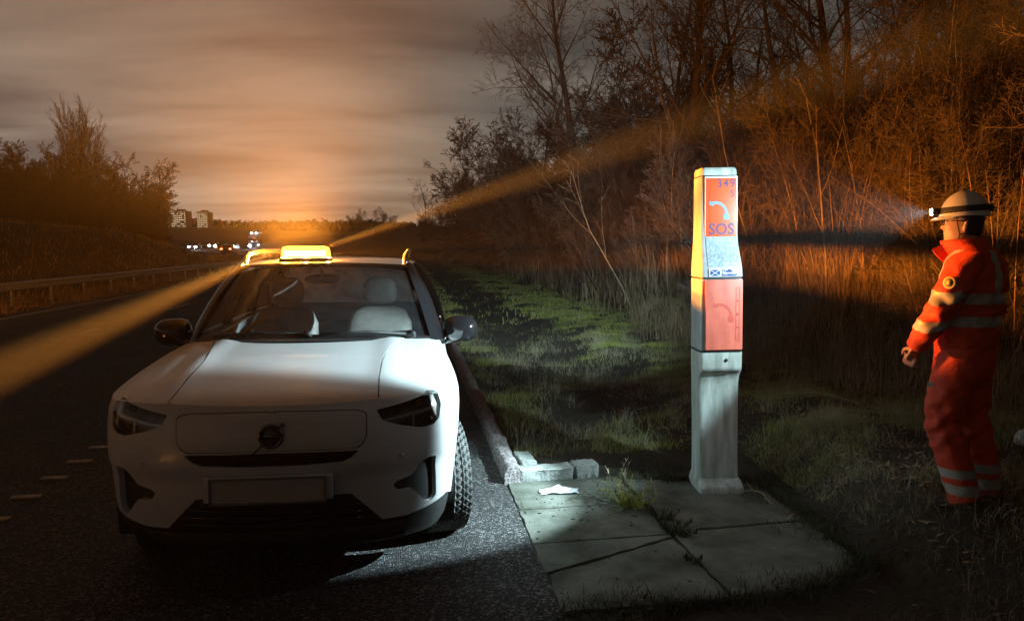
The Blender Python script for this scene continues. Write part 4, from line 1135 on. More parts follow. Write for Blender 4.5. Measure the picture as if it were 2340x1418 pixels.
    # --- boots
    for A in (LL, RL):
        x, y, _ = A[-1]; bt = MB(); rings = []
        for xx, w, h in ((-.085, .030, .06), (-.07, .042, .10), (-.03, .048, .13), (.03, .046, .125), (.08, .048, .085), (.13, .050, .066), (.17, .045, .055), (.195, .028, .042)):
            rings.append([(x + xx, y + w * math.cos(t), max(-.012, h * .5 + h * .55 * math.sin(t))) for t in np.linspace(0, 2 * math.pi, 18, endpoint=False)])
        bt.rings(rings); bt.tube([(x - .01, y, .06), (x - .005, y, .15)], .056, 14); bt.build('boot', M['boot'], root, sharp=60)
    # --- helmet with head torch
    hc = np.array([.112, 0, 1.698]); mbh = MB(); rings = []
    for th in np.linspace(0, R(90), 11):
        rr = math.cos(th); rings.append([(hc[0] + (.128 * rr) * math.cos(t) - .004, hc[1] + .108 * rr * math.sin(t), hc[2] + .142 * math.sin(th) + (-.020 * math.cos(t) - .028 * (math.cos(t) < -.3) * abs(math.cos(t))) * (1 - math.sin(th)) * -1 * -1 - .0) for t in T])
    inner = [[(hc[0] + (p[0] - hc[0]) * .93, p[1] * .93, p[2] + .004) for p in rings[0]]]
    mbh.rings(inner + rings)
    hel = mbh.build('helmet', M['helmet'], root, sharp=60)
    br = MB(); br.grid([[(hc[0] + a * math.cos(t), .118 * s_ * math.sin(t), hc[2] - .012 * math.cos(t) + dz) for t in np.linspace(R(-68), R(68), 18)] for a, s_, dz in ((.11, .88, .012), (.145, .88, .0), (.163, .86, -.010), (.163, .86, -.016), (.125, .86, -.010))]); br.build('helmet_peak', M['helmet'], hel)
    sp = MB(); sp.grid([[(hc[0] - .004 + .128 * m_ * math.cos(t), .108 * m_ * math.sin(t), hc[2] + .040 + dz - .010 * math.cos(t)) for t in np.linspace(0, 2 * math.pi, 41)] for m_, dz in ((.985, -.022), (.992, -.018), (.975, .012), (.965, .014))]); sp.build('torch_strap', M['strap'], hel)
    bt = bmesh.new(); bx(bt, (hc[0] - .128, 0, hc[2] + .042), (.030, .065, .042), bev=.008); bm_obj('battery_pack', bt, M['strap'], hel, True, 40)
    bt = bmesh.new(); bx(bt, (hc[0] + .140, 0, hc[2] + .024), (.036, .058, .036), bev=.008); tch = bm_obj('head_torch', bt, M['strap'], hel, True, 40)
    d = Vector((.985, .05, -.10)).normalized(); c = Vector((hc[0] + .156, 0, hc[2] + .023))
    ln = MB(); ln.tube([c, c + d * .012, c + d * .014], [.019, .019, .014], 18); ln.build('torch_lens', emitter('torch_led', (.86, .94, 1.0), 22), tch)
    ch = MB()
    for s in (-1, 1):
        ch.tube([(hc[0] + .045, s * .100, hc[2] - .01), (hx + .02, s * .082, hz + .07), (hx + .03, s * .045, hz + .012), (hx + .035, 0, hz - .006)], .007, 6, .0035)
        ch.tube([(hc[0] - .06, s * .094, hc[2] - .015), (hx - .02, s * .084, hz + .08), (hx + .018, s * .080, hz + .075)], .007, 6, .0035)
    ch.build('chin_strap', M['strap'], hel)
    root.scale = (MAN_S,) * 3
    W_ = Matrix.Translation(MAN_LOC) @ Matrix.Rotation(MAN_RZ, 4, 'Z') @ Matrix.Scale(MAN_S, 4)
    tl = W_ @ (c + d * .022)
    ax = Vector((-.74, .62, -.14))
    COOL = (.64, .90, 1.0)
    def twist(o):
        me = o.data
        if me:
            for v in me.vertices:
                a = R(-20) * (1 - float(sstep(1.44, 1.53, v.co.z))); c_, s_ = math.cos(a), math.sin(a)
                v.co.x, v.co.y = v.co.x * c_ - v.co.y * s_, v.co.x * s_ + v.co.y * c_
        for q in o.children: twist(q)
    twist(root)
    lamp('torch_lamp', 'SPOT', tl, COOL, P_TORCH, .012, ax, 84, .22)
    lamp('torch_hotspot_lamp', 'SPOT', tl, COOL, P_TORCH * 8, .012, Vector((.42, 4.78, .72)) - tl, 42, .30)
    lamp('verge_fill_lamp', 'SPOT', tl, COOL, P_TORCH * 27, .012, Vector((2.3, 15.0, 2.3)) - tl, 46, 1.0)  # added spot that brightens the verge grass beyond the torch's own reach
    lamp('torch_spill_lamp', 'SPOT', tl, COOL, P_TORCH * .08, .012, (-.55, .62, -.42), 150, .6)
P_TORCH = 230
person()
# ------------------------------------------------------------------ vegetation
def gz(x, y):
    return ground_z(np.asarray(x, float) - curve_off(y), y)

class Poly:
    """many tapered twigs -> one mesh, vectorised by number of points and sides"""
    def __init__(s): s.items = {}
    def add(s, P, r, k): s.items.setdefault((len(P), k), []).append((P, r))
    def build(s, name, m, parent=None):
        V = []; Q = []; n0 = 0
        for (n, k), L in s.items.items():
            P = np.array([p for p, _ in L]); r = np.array([q for _, q in L]); m_ = len(L)
            T = np.gradient(P, axis=1); T /= np.linalg.norm(T, axis=2, keepdims=True) + 1e-9
            ref = np.where(np.abs(T[:, :1, 2:]) < .9, np.array([[[0, 0, 1.]]]), np.array([[[1., 0, 0]]]))
            U = np.cross(T, np.broadcast_to(ref, T.shape)); U /= np.linalg.norm(U, axis=2, keepdims=True) + 1e-9; W = np.cross(T, U)
            a = np.arange(k) * 2 * math.pi / k
            X = P[:, :, None] + (U[:, :, None] * np.cos(a)[None, None, :, None] + W[:, :, None] * np.sin(a)[None, None, :, None]) * r[:, :, None, None]
            V.append(X.reshape(-1, 3))
            i = (np.arange(m_) * n * k)[:, None, None] + (np.arange(n - 1) * k)[None, :, None]; j = np.arange(k)[None, None]; j2 = (j + 1) % k
            Q.append(np.stack([i + j, i + j2, i + k + j2, i + k + j], -1).reshape(-1, 4) + n0); n0 += m_ * n * k
        return np_mesh(name, np.vstack(V), np.vstack(Q), m, parent)

def grow(pt, pc, start, d, L, r, lvl, P, g):
    """one limb and all it carries; lvl 0 goes to the trunk"""
    n = P['seg'][lvl]
    pts = [np.array(start, float)]; d = np.array(d, float); d /= np.linalg.norm(d); dirs = [d]
    for i in range(n - 1):
        d = d + g.normal(0, P['wig'][lvl], 3) + np.array([0, 0, P['up'][lvl]]); d /= np.linalg.norm(d)
        pts.append(pts[-1] + d * L / (n - 1)); dirs.append(d)
    pts = np.array(pts); tt = np.linspace(0, 1, n); rr = np.maximum(r * (1 - tt * P['tap'][lvl]), P.get('rmin', .0022))
    (pt if lvl < P.get('trunk_lvls', 1) else pc).add(pts, rr, P['sides'][lvl])
    if lvl + 1 >= len(P['n']) + 0 and lvl >= len(P['n']): return
    if lvl < len(P['n']):
        m = P['n'][lvl]; m = max(1, int(m * (.75 + .5 * g.random()) * min(1, .5 + L / P['Lref'][lvl] * .5)))
        for k in range(m):
            t = P['t0'][lvl] + (1 - P['t0'][lvl]) * ((k + g.random()) / m) ** P.get('tpow', .9)
            t = min(t, .99); f = t * (n - 1); i = int(f); p = pts[i] + (pts[min(i + 1, n - 1)] - pts[i]) * (f - i)
            dd = dirs[min(i, n - 1)]
            ax = np.cross(dd, g.normal(0, 1, 3)); ax /= np.linalg.norm(ax) + 1e-9
            a = R(P['ang'][lvl] + g.normal(0, 9))
            nd = dd * math.cos(a) + ax * math.sin(a)
            grow(pt, pc, p, nd, L * P['len'][lvl] * (1 - P.get('shrink', .55) * t) * (.7 + .6 * g.random()), max(.0026, np.interp(t, [0, 1], [r, r * (1 - P['tap'][lvl])]) * P['rad'][lvl]), lvl + 1, P, g)

def make_tree(name, seed, P, H, r, mats, label, cat='tree', group=None, stems=1, lean=(0, 0), cluster=.0):
    root = empty(name, (0, 0, 0), 0, label, cat, group)
    g = np.random.default_rng(seed); pt, pc = Poly(), Poly()
    for k in range(stems):
        a = 2 * math.pi * (k + .5 * g.random()) / max(stems, 1); sp = P.get('splay', .0)
        d = (lean[0] + sp * math.cos(a) * (.4 + g.random()), lean[1] + sp * math.sin(a) * (.4 + g.random()), 1)
        grow(pt, pc, (cluster * math.cos(a) * g.random(), cluster * math.sin(a) * g.random(), -.25), d, H * (.65 + .4 * g.random() if stems > 1 else 1), r * (.6 + .5 * g.random() if stems > 1 else 1), 0, P, g)
    pt.build('trunk' if stems == 1 else 'stems', mats[0], root); pc.build('crown', mats[1], root)
    return root

ASH = dict(n=[18, 10, 9, 6], seg=[10, 7, 5, 4, 3], wig=[.05, .11, .16, .2, .22], up=[.03, .07, .06, .03, 0], tap=[.85, .85, .8, .7, .5], ang=[42, 40, 42, 45], len=[.50, .52, .5, .5], rad=[.46, .5, .55, .6], t0=[.16, .15, .12, .1], Lref=[6, 3, 1.5, .7], sides=[8, 5, 4, 3, 3], rmin=.004)
THORN = dict(n=[15, 11, 9, 6], seg=[8, 7, 5, 4, 3], wig=[.09, .18, .24, .28, .3], up=[.0, .03, .02, 0, 0], tap=[.8, .8, .75, .7, .5], ang=[55, 50, 50, 50], len=[.58, .55, .5, .5], rad=[.5, .5, .55, .6], t0=[.12, .12, .1, .1], Lref=[5, 3, 1.5, .7], sides=[8, 5, 4, 3, 3], rmin=.004)
FAN = dict(n=[44, 9, 7, 4], seg=[10, 8, 5, 4, 3], wig=[.02, .04, .08, .12, .15], up=[.02, .10, .08, .05, .02], tap=[.85, .85, .8, .7, .5], ang=[36, 20, 24, 28], len=[.66, .5, .45, .5], rad=[.42, .5, .55, .6], t0=[.10, .2, .15, .1], Lref=[8, 4, 2, 1], sides=[8, 5, 4, 3, 3], rmin=.012, shrink=.3)
SHRUB = dict(n=[13, 9, 7], seg=[8, 6, 4, 3], wig=[.07, .13, .2, .22], up=[.03, .04, .02, 0], tap=[.85, .8, .7, .5], ang=[32, 40, 45], len=[.42, .5, .5], rad=[.5, .55, .6], t0=[.22, .15, .1], Lref=[2, 1, .5], sides=[4, 3, 3, 3], splay=.34, rmin=.0036)
DENSE = dict(n=[17, 11, 9, 6], seg=[8, 6, 5, 4, 3], wig=[.06, .12, .17, .2, .22], up=[.02, .05, .04, .02, 0], tap=[.85, .8, .75, .7, .5], ang=[48, 42, 42, 45], len=[.55, .55, .52, .5], rad=[.5, .55, .6, .6], t0=[.06, .08, .1, .1], Lref=[6, 3, 1.5, .7], sides=[6, 4, 3, 3, 3], splay=.28, rmin=.011)
OAK = dict(n=[9, 9, 8, 7, 4], seg=[9, 9, 7, 5, 4, 3], wig=[.10, .20, .24, .26, .28, .3], up=[.0, .02, .02, .02, 0, 0], tap=[.6, .78, .8, .75, .7, .5], ang=[58, 50, 48, 48, 50], len=[.75, .5, .5, .5, .5], rad=[.6, .5, .5, .55, .6], t0=[.25, .2, .15, .1, .1], Lref=[6, 4, 2, 1, .6], sides=[10, 7, 5, 4, 3, 3], rmin=.004)

def copy_tree(o):
    c = o.copy(); COL.objects.link(c)
    for ch in [x for x in bpy.data.objects if x.parent == o]:
        q = ch.copy(); COL.objects.link(q); q.parent = c
    return c

def put(o, x, y, rz, s, sz=None, label=None, sink=.05):
    o.location = (x, y, float(gz(x, y)) - sink); o.rotation_euler = (0, 0, rz); o.scale = (s, s, sz or s)
    if label: o['label'] = label
    return o

def woods():
    G = 'bare trees on the cutting slope'
    gl = 'bare leafless tree among the others on the dark cutting slope'
    t1 = make_tree('bare_tree', 3, ASH, 9.5, .16, (M['bark'], M['twig']), gl, group=G)
    t2 = make_tree('bare_tree', 11, ASH, 8.2, .13, (M['bark'], M['twig']), gl, group=G)
    t3 = make_tree('thorn_tree', 5, THORN, 6.2, .12, (M['bark_dark'], M['twig_dark']), gl, group=G)
    t4 = make_tree('bare_tree', 21, DENSE, 6.0, .07, (M['bark'], M['twig']), gl, group=G, stems=4, cluster=.5)
    used = set()
    def place(t, *a, **k):
        o = t if t.name not in used else copy_tree(t); used.add(t.name); return put(o, *a, **k)
    place(t1, 6.9, 29.5, .4, 1.22, 1.25, label='tall bare tree with thin leading shoots, nearest the open sky left of the phone')
    for x, y, rz, s, t in ((5.6, 38, 1.1, 1.1, t4), (6.6, 35, 2.9, .95, t4), (5.9, 45, 2.0, 1.25, t4), (7.6, 41, 2.6, 1.1, t2), (8.6, 33, 4.0, 1.0, t4), (5.4, 32, 5.0, .75, t4),
                           (9.4, 25.5, .9, 1.1, t2), (8.3, 21.5, 2.2, 1.12, t1), (10.8, 22, 3.3, 1.0, t3), (9.6, 18.4, 4.1, 1.18, t3), (11.6, 18.6, 5.2, 1.1, t2), (12.6, 21, .3, 1.1, t1), (13.6, 17.4, 1.7, 1.2, t3),
                           (10.9, 14.8, 2.7, .95, t3), (15.2, 19, 5.9, 1.1, t2), (16.0, 14, 3.1, 1.15, t3), (14.0, 12.6, 1.0, 1.0, t3), (7.4, 24.5, 3.9, .9, t4), (10.4, 28, 1.9, 1.2, t4), (12.2, 27, 5.5, 1.2, t2), (8.4, 27, .2, .9, t4)):
        place(t, x, y, rz, s)
    o = make_tree('oak_tree', 8, OAK, 6.4, .36, (M['bark_dark'], M['twig_dark']), 'gnarled dark oak with thick crooked limbs spreading over the person at top right', lean=(-.30, .05), group=None)
    put(o, 13.1, 14.9, .15, 1.15)
    o2 = make_tree('oak_tree', 17, OAK, 5.8, .28, (M['bark_dark'], M['twig_dark']), 'dark gnarled oak farther back, partly hidden behind the thick limbed one', lean=(-.12, .1))
    put(o2, 15.4, 18.6, 2.0, 1.25)
    GF = 'far trees along the right of the road'
    for x, y, rz, s, t in ((6.4, 62, .5, 1.15, t4), (7.2, 74, 2.2, .85, t4), (6.6, 88, 3.5, .72, t4), (8, 98, 5.1, .9, t2), (7.2, 118, 1.5, .7, t4), (8.4, 140, 4.4, .7, t4), (6.8, 54, 4.4, .95, t4)):
        p = copy_tree(t); put(p, x + float(curve_off(y)) * .75, y, rz, s); p['group'] = GF; p['label'] = 'dim bare tree on the distant roadside beyond the car roof'
woods()

def shrubs():
    G = 'bare shrubs crowding the slope'; lab = 'bare many stemmed shrub in the thicket on the slope'
    protos = [make_tree('bare_shrub', 40 + k, SHRUB, 2.6 + .3 * k, .020, (M['cane'], M['twig']), lab, 'shrub', G, stems=13 + 2 * k, cluster=.55) for k in range(4)]
    spots = []
    g = np.random.default_rng(5)
    for row, (x0, n, y0, y1, s) in enumerate(((5.9, 22, 6.5, 44, .78), (7.2, 20, 6.0, 46, .95), (8.8, 17, 6.0, 48, 1.1), (10.8, 13, 6.5, 40, 1.25), (13.2, 9, 8, 34, 1.3))):
        for k in range(n):
            y = y0 + (y1 - y0) * ((k + g.random() * .8) / n) ** 1.25
            spots.append((x0 + g.normal(0, .35) + .25 * math.sin(y * .33), y, g.random() * 6.28, s * (.75 + .5 * g.random())))
    for i, (x, y, rz, s) in enumerate(spots):
        t = protos[i % 4]; o = t if i < 4 else copy_tree(t); put(o, x, y, rz, s)
shrubs()

def saplings():
    spec = [((7.6, 13.6), 2.9, .024, (.10, .0), 'pale bent sapling just right of the phone, second from it and set farther back', 1), ((4.95, 15.5), 3.6, .026, (-.36, 0), 'pale sapling leaning left over the lit verge grass', 2), ((5.35, 14.6), 4.2, .026, (-.12, .05), 'tall pale upright sapling behind the verge grass', 3),
            ((5.75, 9.5), 3.2, .024, (-.10, .1), 'pale forked sapling midway between the phone and the person', 4), ((6.3, 9.45), 2.8, .022, (.02, .05), 'straight pale sapling close in front of the head torch', 5), ((8.2, 10.2), 2.6, .02, (-.16, .0), 'thin pale sapling rising straight behind the white helmet', 6), ((7.6, 8.5), 2.6, .02, (-.5, .1), 'arching pale stem at the right edge above the helmet', 7), ((6.0, 11.8), 3.8, .024, (-.22, 0), 'pale sapling leaning towards the phone top, closest on its right', 8)]
    P = dict(SHRUB, n=[5, 3], seg=[9, 6, 4], t0=[.3, .3], ang=[28, 35], len=[.45, .5], rad=[.5, .5], sides=[6, 4, 3], wig=[.06, .1, .15], splay=0)
    for (x, y), H, r, ln, lab, sd in spec:
        o = make_tree('sapling', 60 + sd, P, H, r, (M['sapling'], M['sapling']), lab, 'sapling', lean=ln); put(o, x, y, 0, 1)
saplings()

def blades(x, y, z, h, w, lean, curl, seg=3, g=rng, az=None):
    """tapering bent ribbons"""
    n = len(x); az = g.random(n) * 2 * math.pi if az is None else az; ori = g.random(n) * math.pi
    t = np.linspace(0, 1, seg + 1)[None]
    off = (lean[:, None] * t + curl[:, None] * t ** 2) * h[:, None]
    up = h[:, None] * t * np.sqrt(np.clip(1 - (lean[:, None] + curl[:, None] * t) ** 2 * .35, .15, 1))
    cx = x[:, None] + off * np.cos(az)[:, None]; cy = y[:, None] + off * np.sin(az)[:, None]; cz = z[:, None] + up
    ww = w[:, None] * (1 - t * .85) * .5
    A = np.stack([cx - ww * np.cos(ori)[:, None], cy - ww * np.sin(ori)[:, None], cz], -1); B = np.stack([cx + ww * np.cos(ori)[:, None], cy + ww * np.sin(ori)[:, None], cz], -1)
    V = np.stack([A, B], 2).reshape(n, -1, 3)
    k = 2 * (seg + 1); i = (np.arange(n) * k)[:, None] + (np.arange(seg) * 2)[None]
    Q = np.stack([i, i + 1, i + 3, i + 2], -1).reshape(-1, 4)
    return V.reshape(-1, 3), Q

def clump_field(n, xr, yr, dens, g, power=1.0):
    x = np.empty(0); y = np.empty(0)
    while len(x) < n:
        a = g.uniform(*xr, n * 2); b = yr[0] + (yr[1] - yr[0]) * g.random(n * 2) ** power
        k = g.random(n * 2) < dens(a, b); x = np.append(x, a[k]); y = np.append(y, b[k])
    return x[:n], y[:n]

def grasses():
    g = np.random.default_rng(12)
    # short green verge turf in tufts, worn thin near the kerb and pad
    def pad_free(x, y): return ~((x < 2.62) & (y < 5.75) & (y > 2.9) | (x < .86))
    def d1(x, y):
        c = .22 + 1.5 * wob(x, y, 1.5, 1) + .7 * wob(x, y, 4.1, 4)
        track = sstep(1.15, 1.6, x) * (1 - sstep(2.7, 3.2, x + .25 * np.sin(y * .7))) * sstep(5.6, 7.2, y)
        return np.clip(c + .35 * sstep(2.9, 3.6, x), 0.02, 1) * (1 - .93 * track) * pad_free(x, y)
    V, Q = [], []; n0 = 0
    def add(v, q):
        nonlocal n0
        V.append(v); Q.append(q + n0); n0 += len(v)
    x, y = clump_field(62000, (.86, 5.4), (4.6, 17), d1, g, 1.3)
    add(*blades(x, y, gz(x, y) - .005, g.uniform(.03, .085, len(x)), g.uniform(.003, .006, len(x)), g.normal(0, .35, len(x)), g.uniform(.1, .9, len(x)), 2, g))
    x, y = clump_field(26000, (.86, 5.6), (17, 70), d1, g, 1.7)
    add(*blades(x, y, gz(x, y) - .01, g.uniform(.05, .14, len(x)), g.uniform(.012, .024, len(x)), g.normal(0, .35, len(x)), g.uniform(.1, .8, len(x)), 2, g))
    tag(np_mesh('verge_grass', np.vstack(V), np.vstack(Q), M['grass']), 'short tufted green grass growing on the verge beside the kerb', 'grass', kind='stuff')
    # pale dead grass: wispy tufts in the near verge and round the person's feet
    V, Q = [], []; n0 = 0
    tuf = []
    while len(tuf) < 900:
        a, b = (g.uniform(.9, 5.2), g.uniform(2.4, 13)) if len(tuf) < 600 else (g.uniform(2.3, 4.9), g.uniform(2.2, 5.4))
        if not bool(pad_free(a, b)): continue
        if wob(a, b, 1.6, 7) + g.normal(0, .3) < -.1: continue
        tuf.append((a, b))
    for a, b in tuf:
        k = int(g.integers(14, 46)); sp = g.uniform(.03, .12); x = a + g.normal(0, sp, k); y = b + g.normal(0, sp, k); m_ = pad_free(x, y); x, y = x[m_], y[m_]
        if len(x) < 4: continue
        hh = g.uniform(.09, .26)
        add(*blades(x, y, gz(x, y) - .01, hh * g.uniform(.5, 1.1, len(x)), g.uniform(.002, .0045, len(x)), g.normal(0, .45, len(x)), g.uniform(.3, 1.3, len(x)), 4, g))
    tag(np_mesh('dead_grass', np.vstack(V), np.vstack(Q), M['pale_grass']), 'wispy pale dead grass lying in tufts on the verge', 'grass', kind='stuff')
    # dry straw standing on the foot of the slope
    V, Q = [], []; n0 = 0
    x, y = clump_field(30000, (4.3, 10.5), (3.2, 15), lambda a, b: np.clip(.65 + .8 * wob(a, b, 1.9, 2), .05, 1) * sstep(4.25, 4.9, a - .25 * np.sin(b * .4)), g, 1.1)
    add(*blades(x, y, gz(x, y) - .03, g.uniform(.35, 1.05, len(x)) * (.75 + .35 * wob(x, y, .8)), g.uniform(.003, .0062, len(x)), g.normal(0, .20, len(x)), g.uniform(0, .55, len(x)), 4, g))
    x, y = clump_field(24000, (4.4, 12), (15, 60), lambda a, b: np.clip(.7 + .7 * wob(a, b, 1.5, 2), .1, 1) * sstep(4.6, 5.6, a), g, 1.5)
    add(*blades(x, y, gz(x, y) - .03, g.uniform(.5, 1.3, len(x)), g.uniform(.008, .018, len(x)), g.normal(0, .2, len(x)), g.uniform(0, .5, len(x)), 3, g))
    tag(np_mesh('tall_dry_grass', np.vstack(V), np.vstack(Q), M['straw']), 'tall dry straw coloured grass standing along the foot of the slope', 'dry grass', kind='stuff')
    # bare canes: a tangle of upright stems
    V, Q = [], []; n0 = 0
    x, y = clump_field(5200, (5.0, 13), (3.6, 34), lambda a, b: np.clip(.5 + .9 * wob(a, b, 1.1, 5), .05, 1) * sstep(4.8, 5.8, a), g, 1.2)
    add(*blades(x, y, gz(x, y) - .05, g.uniform(.9, 2.5, len(x)), g.uniform(.006, .012, len(x)), g.normal(0, .16, len(x)), g.normal(.1, .28, len(x)), 6, g))
    x, y = clump_field(900, (4.2, 8), (3.4, 12), lambda a, b: np.full(len(a), .8), g, 1.0)    # low arching brambles
    add(*blades(x, y, gz(x, y) - .03, g.uniform(.5, 1.3, len(x)), g.uniform(.004, .008, len(x)), g.normal(0, .5, len(x)), g.uniform(.4, 1.4, len(x)), 7, g))
    tag(np_mesh('cane_thicket', np.vstack(V), np.vstack(Q), M['cane']), 'tangled thicket of bare brown canes and brambles on the slope', 'thicket', kind='stuff')
    # fringe of turf, moss and dead leaves creeping over the edges of the pad
    V, Q = [], []; n0 = 0
    e = np.array([(2.50, 4.95), (2.47, 4.2), (2.42, 3.60), (2.1, 3.36), (1.56, 3.26), (.72, 3.24)]); e2 = np.array([(1.42, 5.22), (1.9, 5.10), (2.5, 4.95)])
    for E, k in ((e, 5200), (e2, 1600)):
        L_ = np.concatenate([[0], np.cumsum(np.linalg.norm(np.diff(E, axis=0), axis=1))]); s = g.random(k) * L_[-1]
        x = np.interp(s, L_, E[:, 0]) + g.normal(.02, .075, k) * (1 + .8 * np.sin(s * 9)); y = np.interp(s, L_, E[:, 1]) + g.normal(0, .055, k) * (1 + .8 * np.sin(s * 7))
        add(*blades(x, y, np.maximum(gz(x, y), .008), g.uniform(.015, .075, k), g.uniform(.003, .007, k), g.normal(0, .6, k), g.uniform(.2, 1.3, k), 2, g))
    tag(np_mesh('pad_fringe', np.vstack(V), np.vstack(Q), M['weed_dark']), 'dark turf and moss creeping over the outer edges of the concrete pad', 'turf', kind='stuff')
    # fallen leaves
    k = 2600; x = g.uniform(2.2, 5.0, k); y = 2.3 + 6 * g.random(k) ** 1.3; m_ = pad_free(x, y) | (g.random(k) < .06); x, y = x[m_], y[m_]; k = len(x)
    v, q = blades(x, y, np.maximum(gz(x, y), .012) + g.uniform(.004, .03, k), g.uniform(.02, .05, k), g.uniform(.012, .028, k), np.full(k, 1.3), g.uniform(.1, .5, k), 2, g)
    tag(np_mesh('fallen_leaves', v, q, M['straw']), 'brown fallen leaves strewn over the verge round the pad', 'leaves', kind='stuff')
    # mound grass beyond the barrier
    V, Q = [], []; n0 = 0
    x, y = clump_field(30000, (-30, -11.6), (14, 110), lambda a, b: np.full(len(a), .9), g, 1.2)
    x = x + curve_off(y)
    add(*blades(x, y, gz(x, y) - .02, g.uniform(.1, .35, len(x)), g.uniform(.02, .05, len(x)), g.normal(0, .3, len(x)), g.uniform(0, .7, len(x)), 2, g))
    x, y = clump_field(9000, (-12.4, -9.8), (10, 60), lambda a, b: np.clip(.5 + .8 * wob(a, b, 1.3), 0, 1), g, 1.3); x = x + curve_off(y)
    add(*blades(x, y, gz(x, y) - .02, g.uniform(.08, .25, len(x)), g.uniform(.008, .02, len(x)), g.normal(0, .3, len(x)), g.uniform(0, .7, len(x)), 2, g))
    tag(np_mesh('mound_grass', np.vstack(V), np.vstack(Q), M['straw']), 'rough brown grass covering the mound beyond the crash barrier', 'grass', kind='stuff')
grasses()

def weeds():
    def weed(x, y, n, h, sp, m, name, label, seed, up=.3):
        g = np.random.default_rng(seed); root = empty(name, (x, y, .012), 0, label, 'weed')
        st = Poly(); lv = []; lq = []; n0 = 0
        for k in range(n):
            a = g.random() * 6.28; L = h * g.uniform(.5, 1.1); d = np.array([math.cos(a) * sp, math.sin(a) * sp, up + .5 * g.random()]); d /= np.linalg.norm(d)
            P = [np.array([g.normal(0, .018), g.normal(0, .018), -.01])]
            for i in range(5): d = d + g.normal(0, .14, 3); d /= np.linalg.norm(d); P.append(P[-1] + d * L / 5)
            st.add(np.array(P), np.linspace(.0024, .001, 6), 4)
            P = np.array(P); m_ = 9
            t = g.uniform(1, 5, m_); q = np.array([[np.interp(u, range(6), P[:, c]) for u in t] for c in range(3)]).T
            v, f = blades(q[:, 0], q[:, 1], q[:, 2], g.uniform(.015, .042, m_), g.uniform(.006, .013, m_), g.normal(0, .8, m_), g.uniform(-.2, .8, m_), 2, g); lv.append(v); lq.append(f + n0); n0 += len(v)
        st.build('stems', m, root); np_mesh('leaves', np.vstack(lv), np.vstack(lq), m, root)
    weed(1.43, 4.60, 46, .22, .75, M['weed'], 'yellow_weed', 'bushy yellow green weed sprouting from the pad joint beside the kerb stones', 1)
    weed(1.40, 4.68, 12, .30, .25, M['pale_grass'], 'dead_weed', 'pale dried seed stalks sticking up behind the yellow weed', 4, .9)
    weed(1.57, 4.13, 30, .14, .9, M['weed_dark'], 'dark_weed', 'low dark green weed in the joint in the middle of the pad', 2, .12)
    weed(1.55, 4.36, 20, .15, 1.0, M['weed_dark'], 'dark_weed', 'straggling dark weed between the yellow weed and the low green one', 3, .1)
    weed(1.52, 3.72, 9, .07, 1.0, M['weed_dark'], 'dark_weed', 'small dark sprig in the pad joint nearest the camera', 6, .1)
weeds()

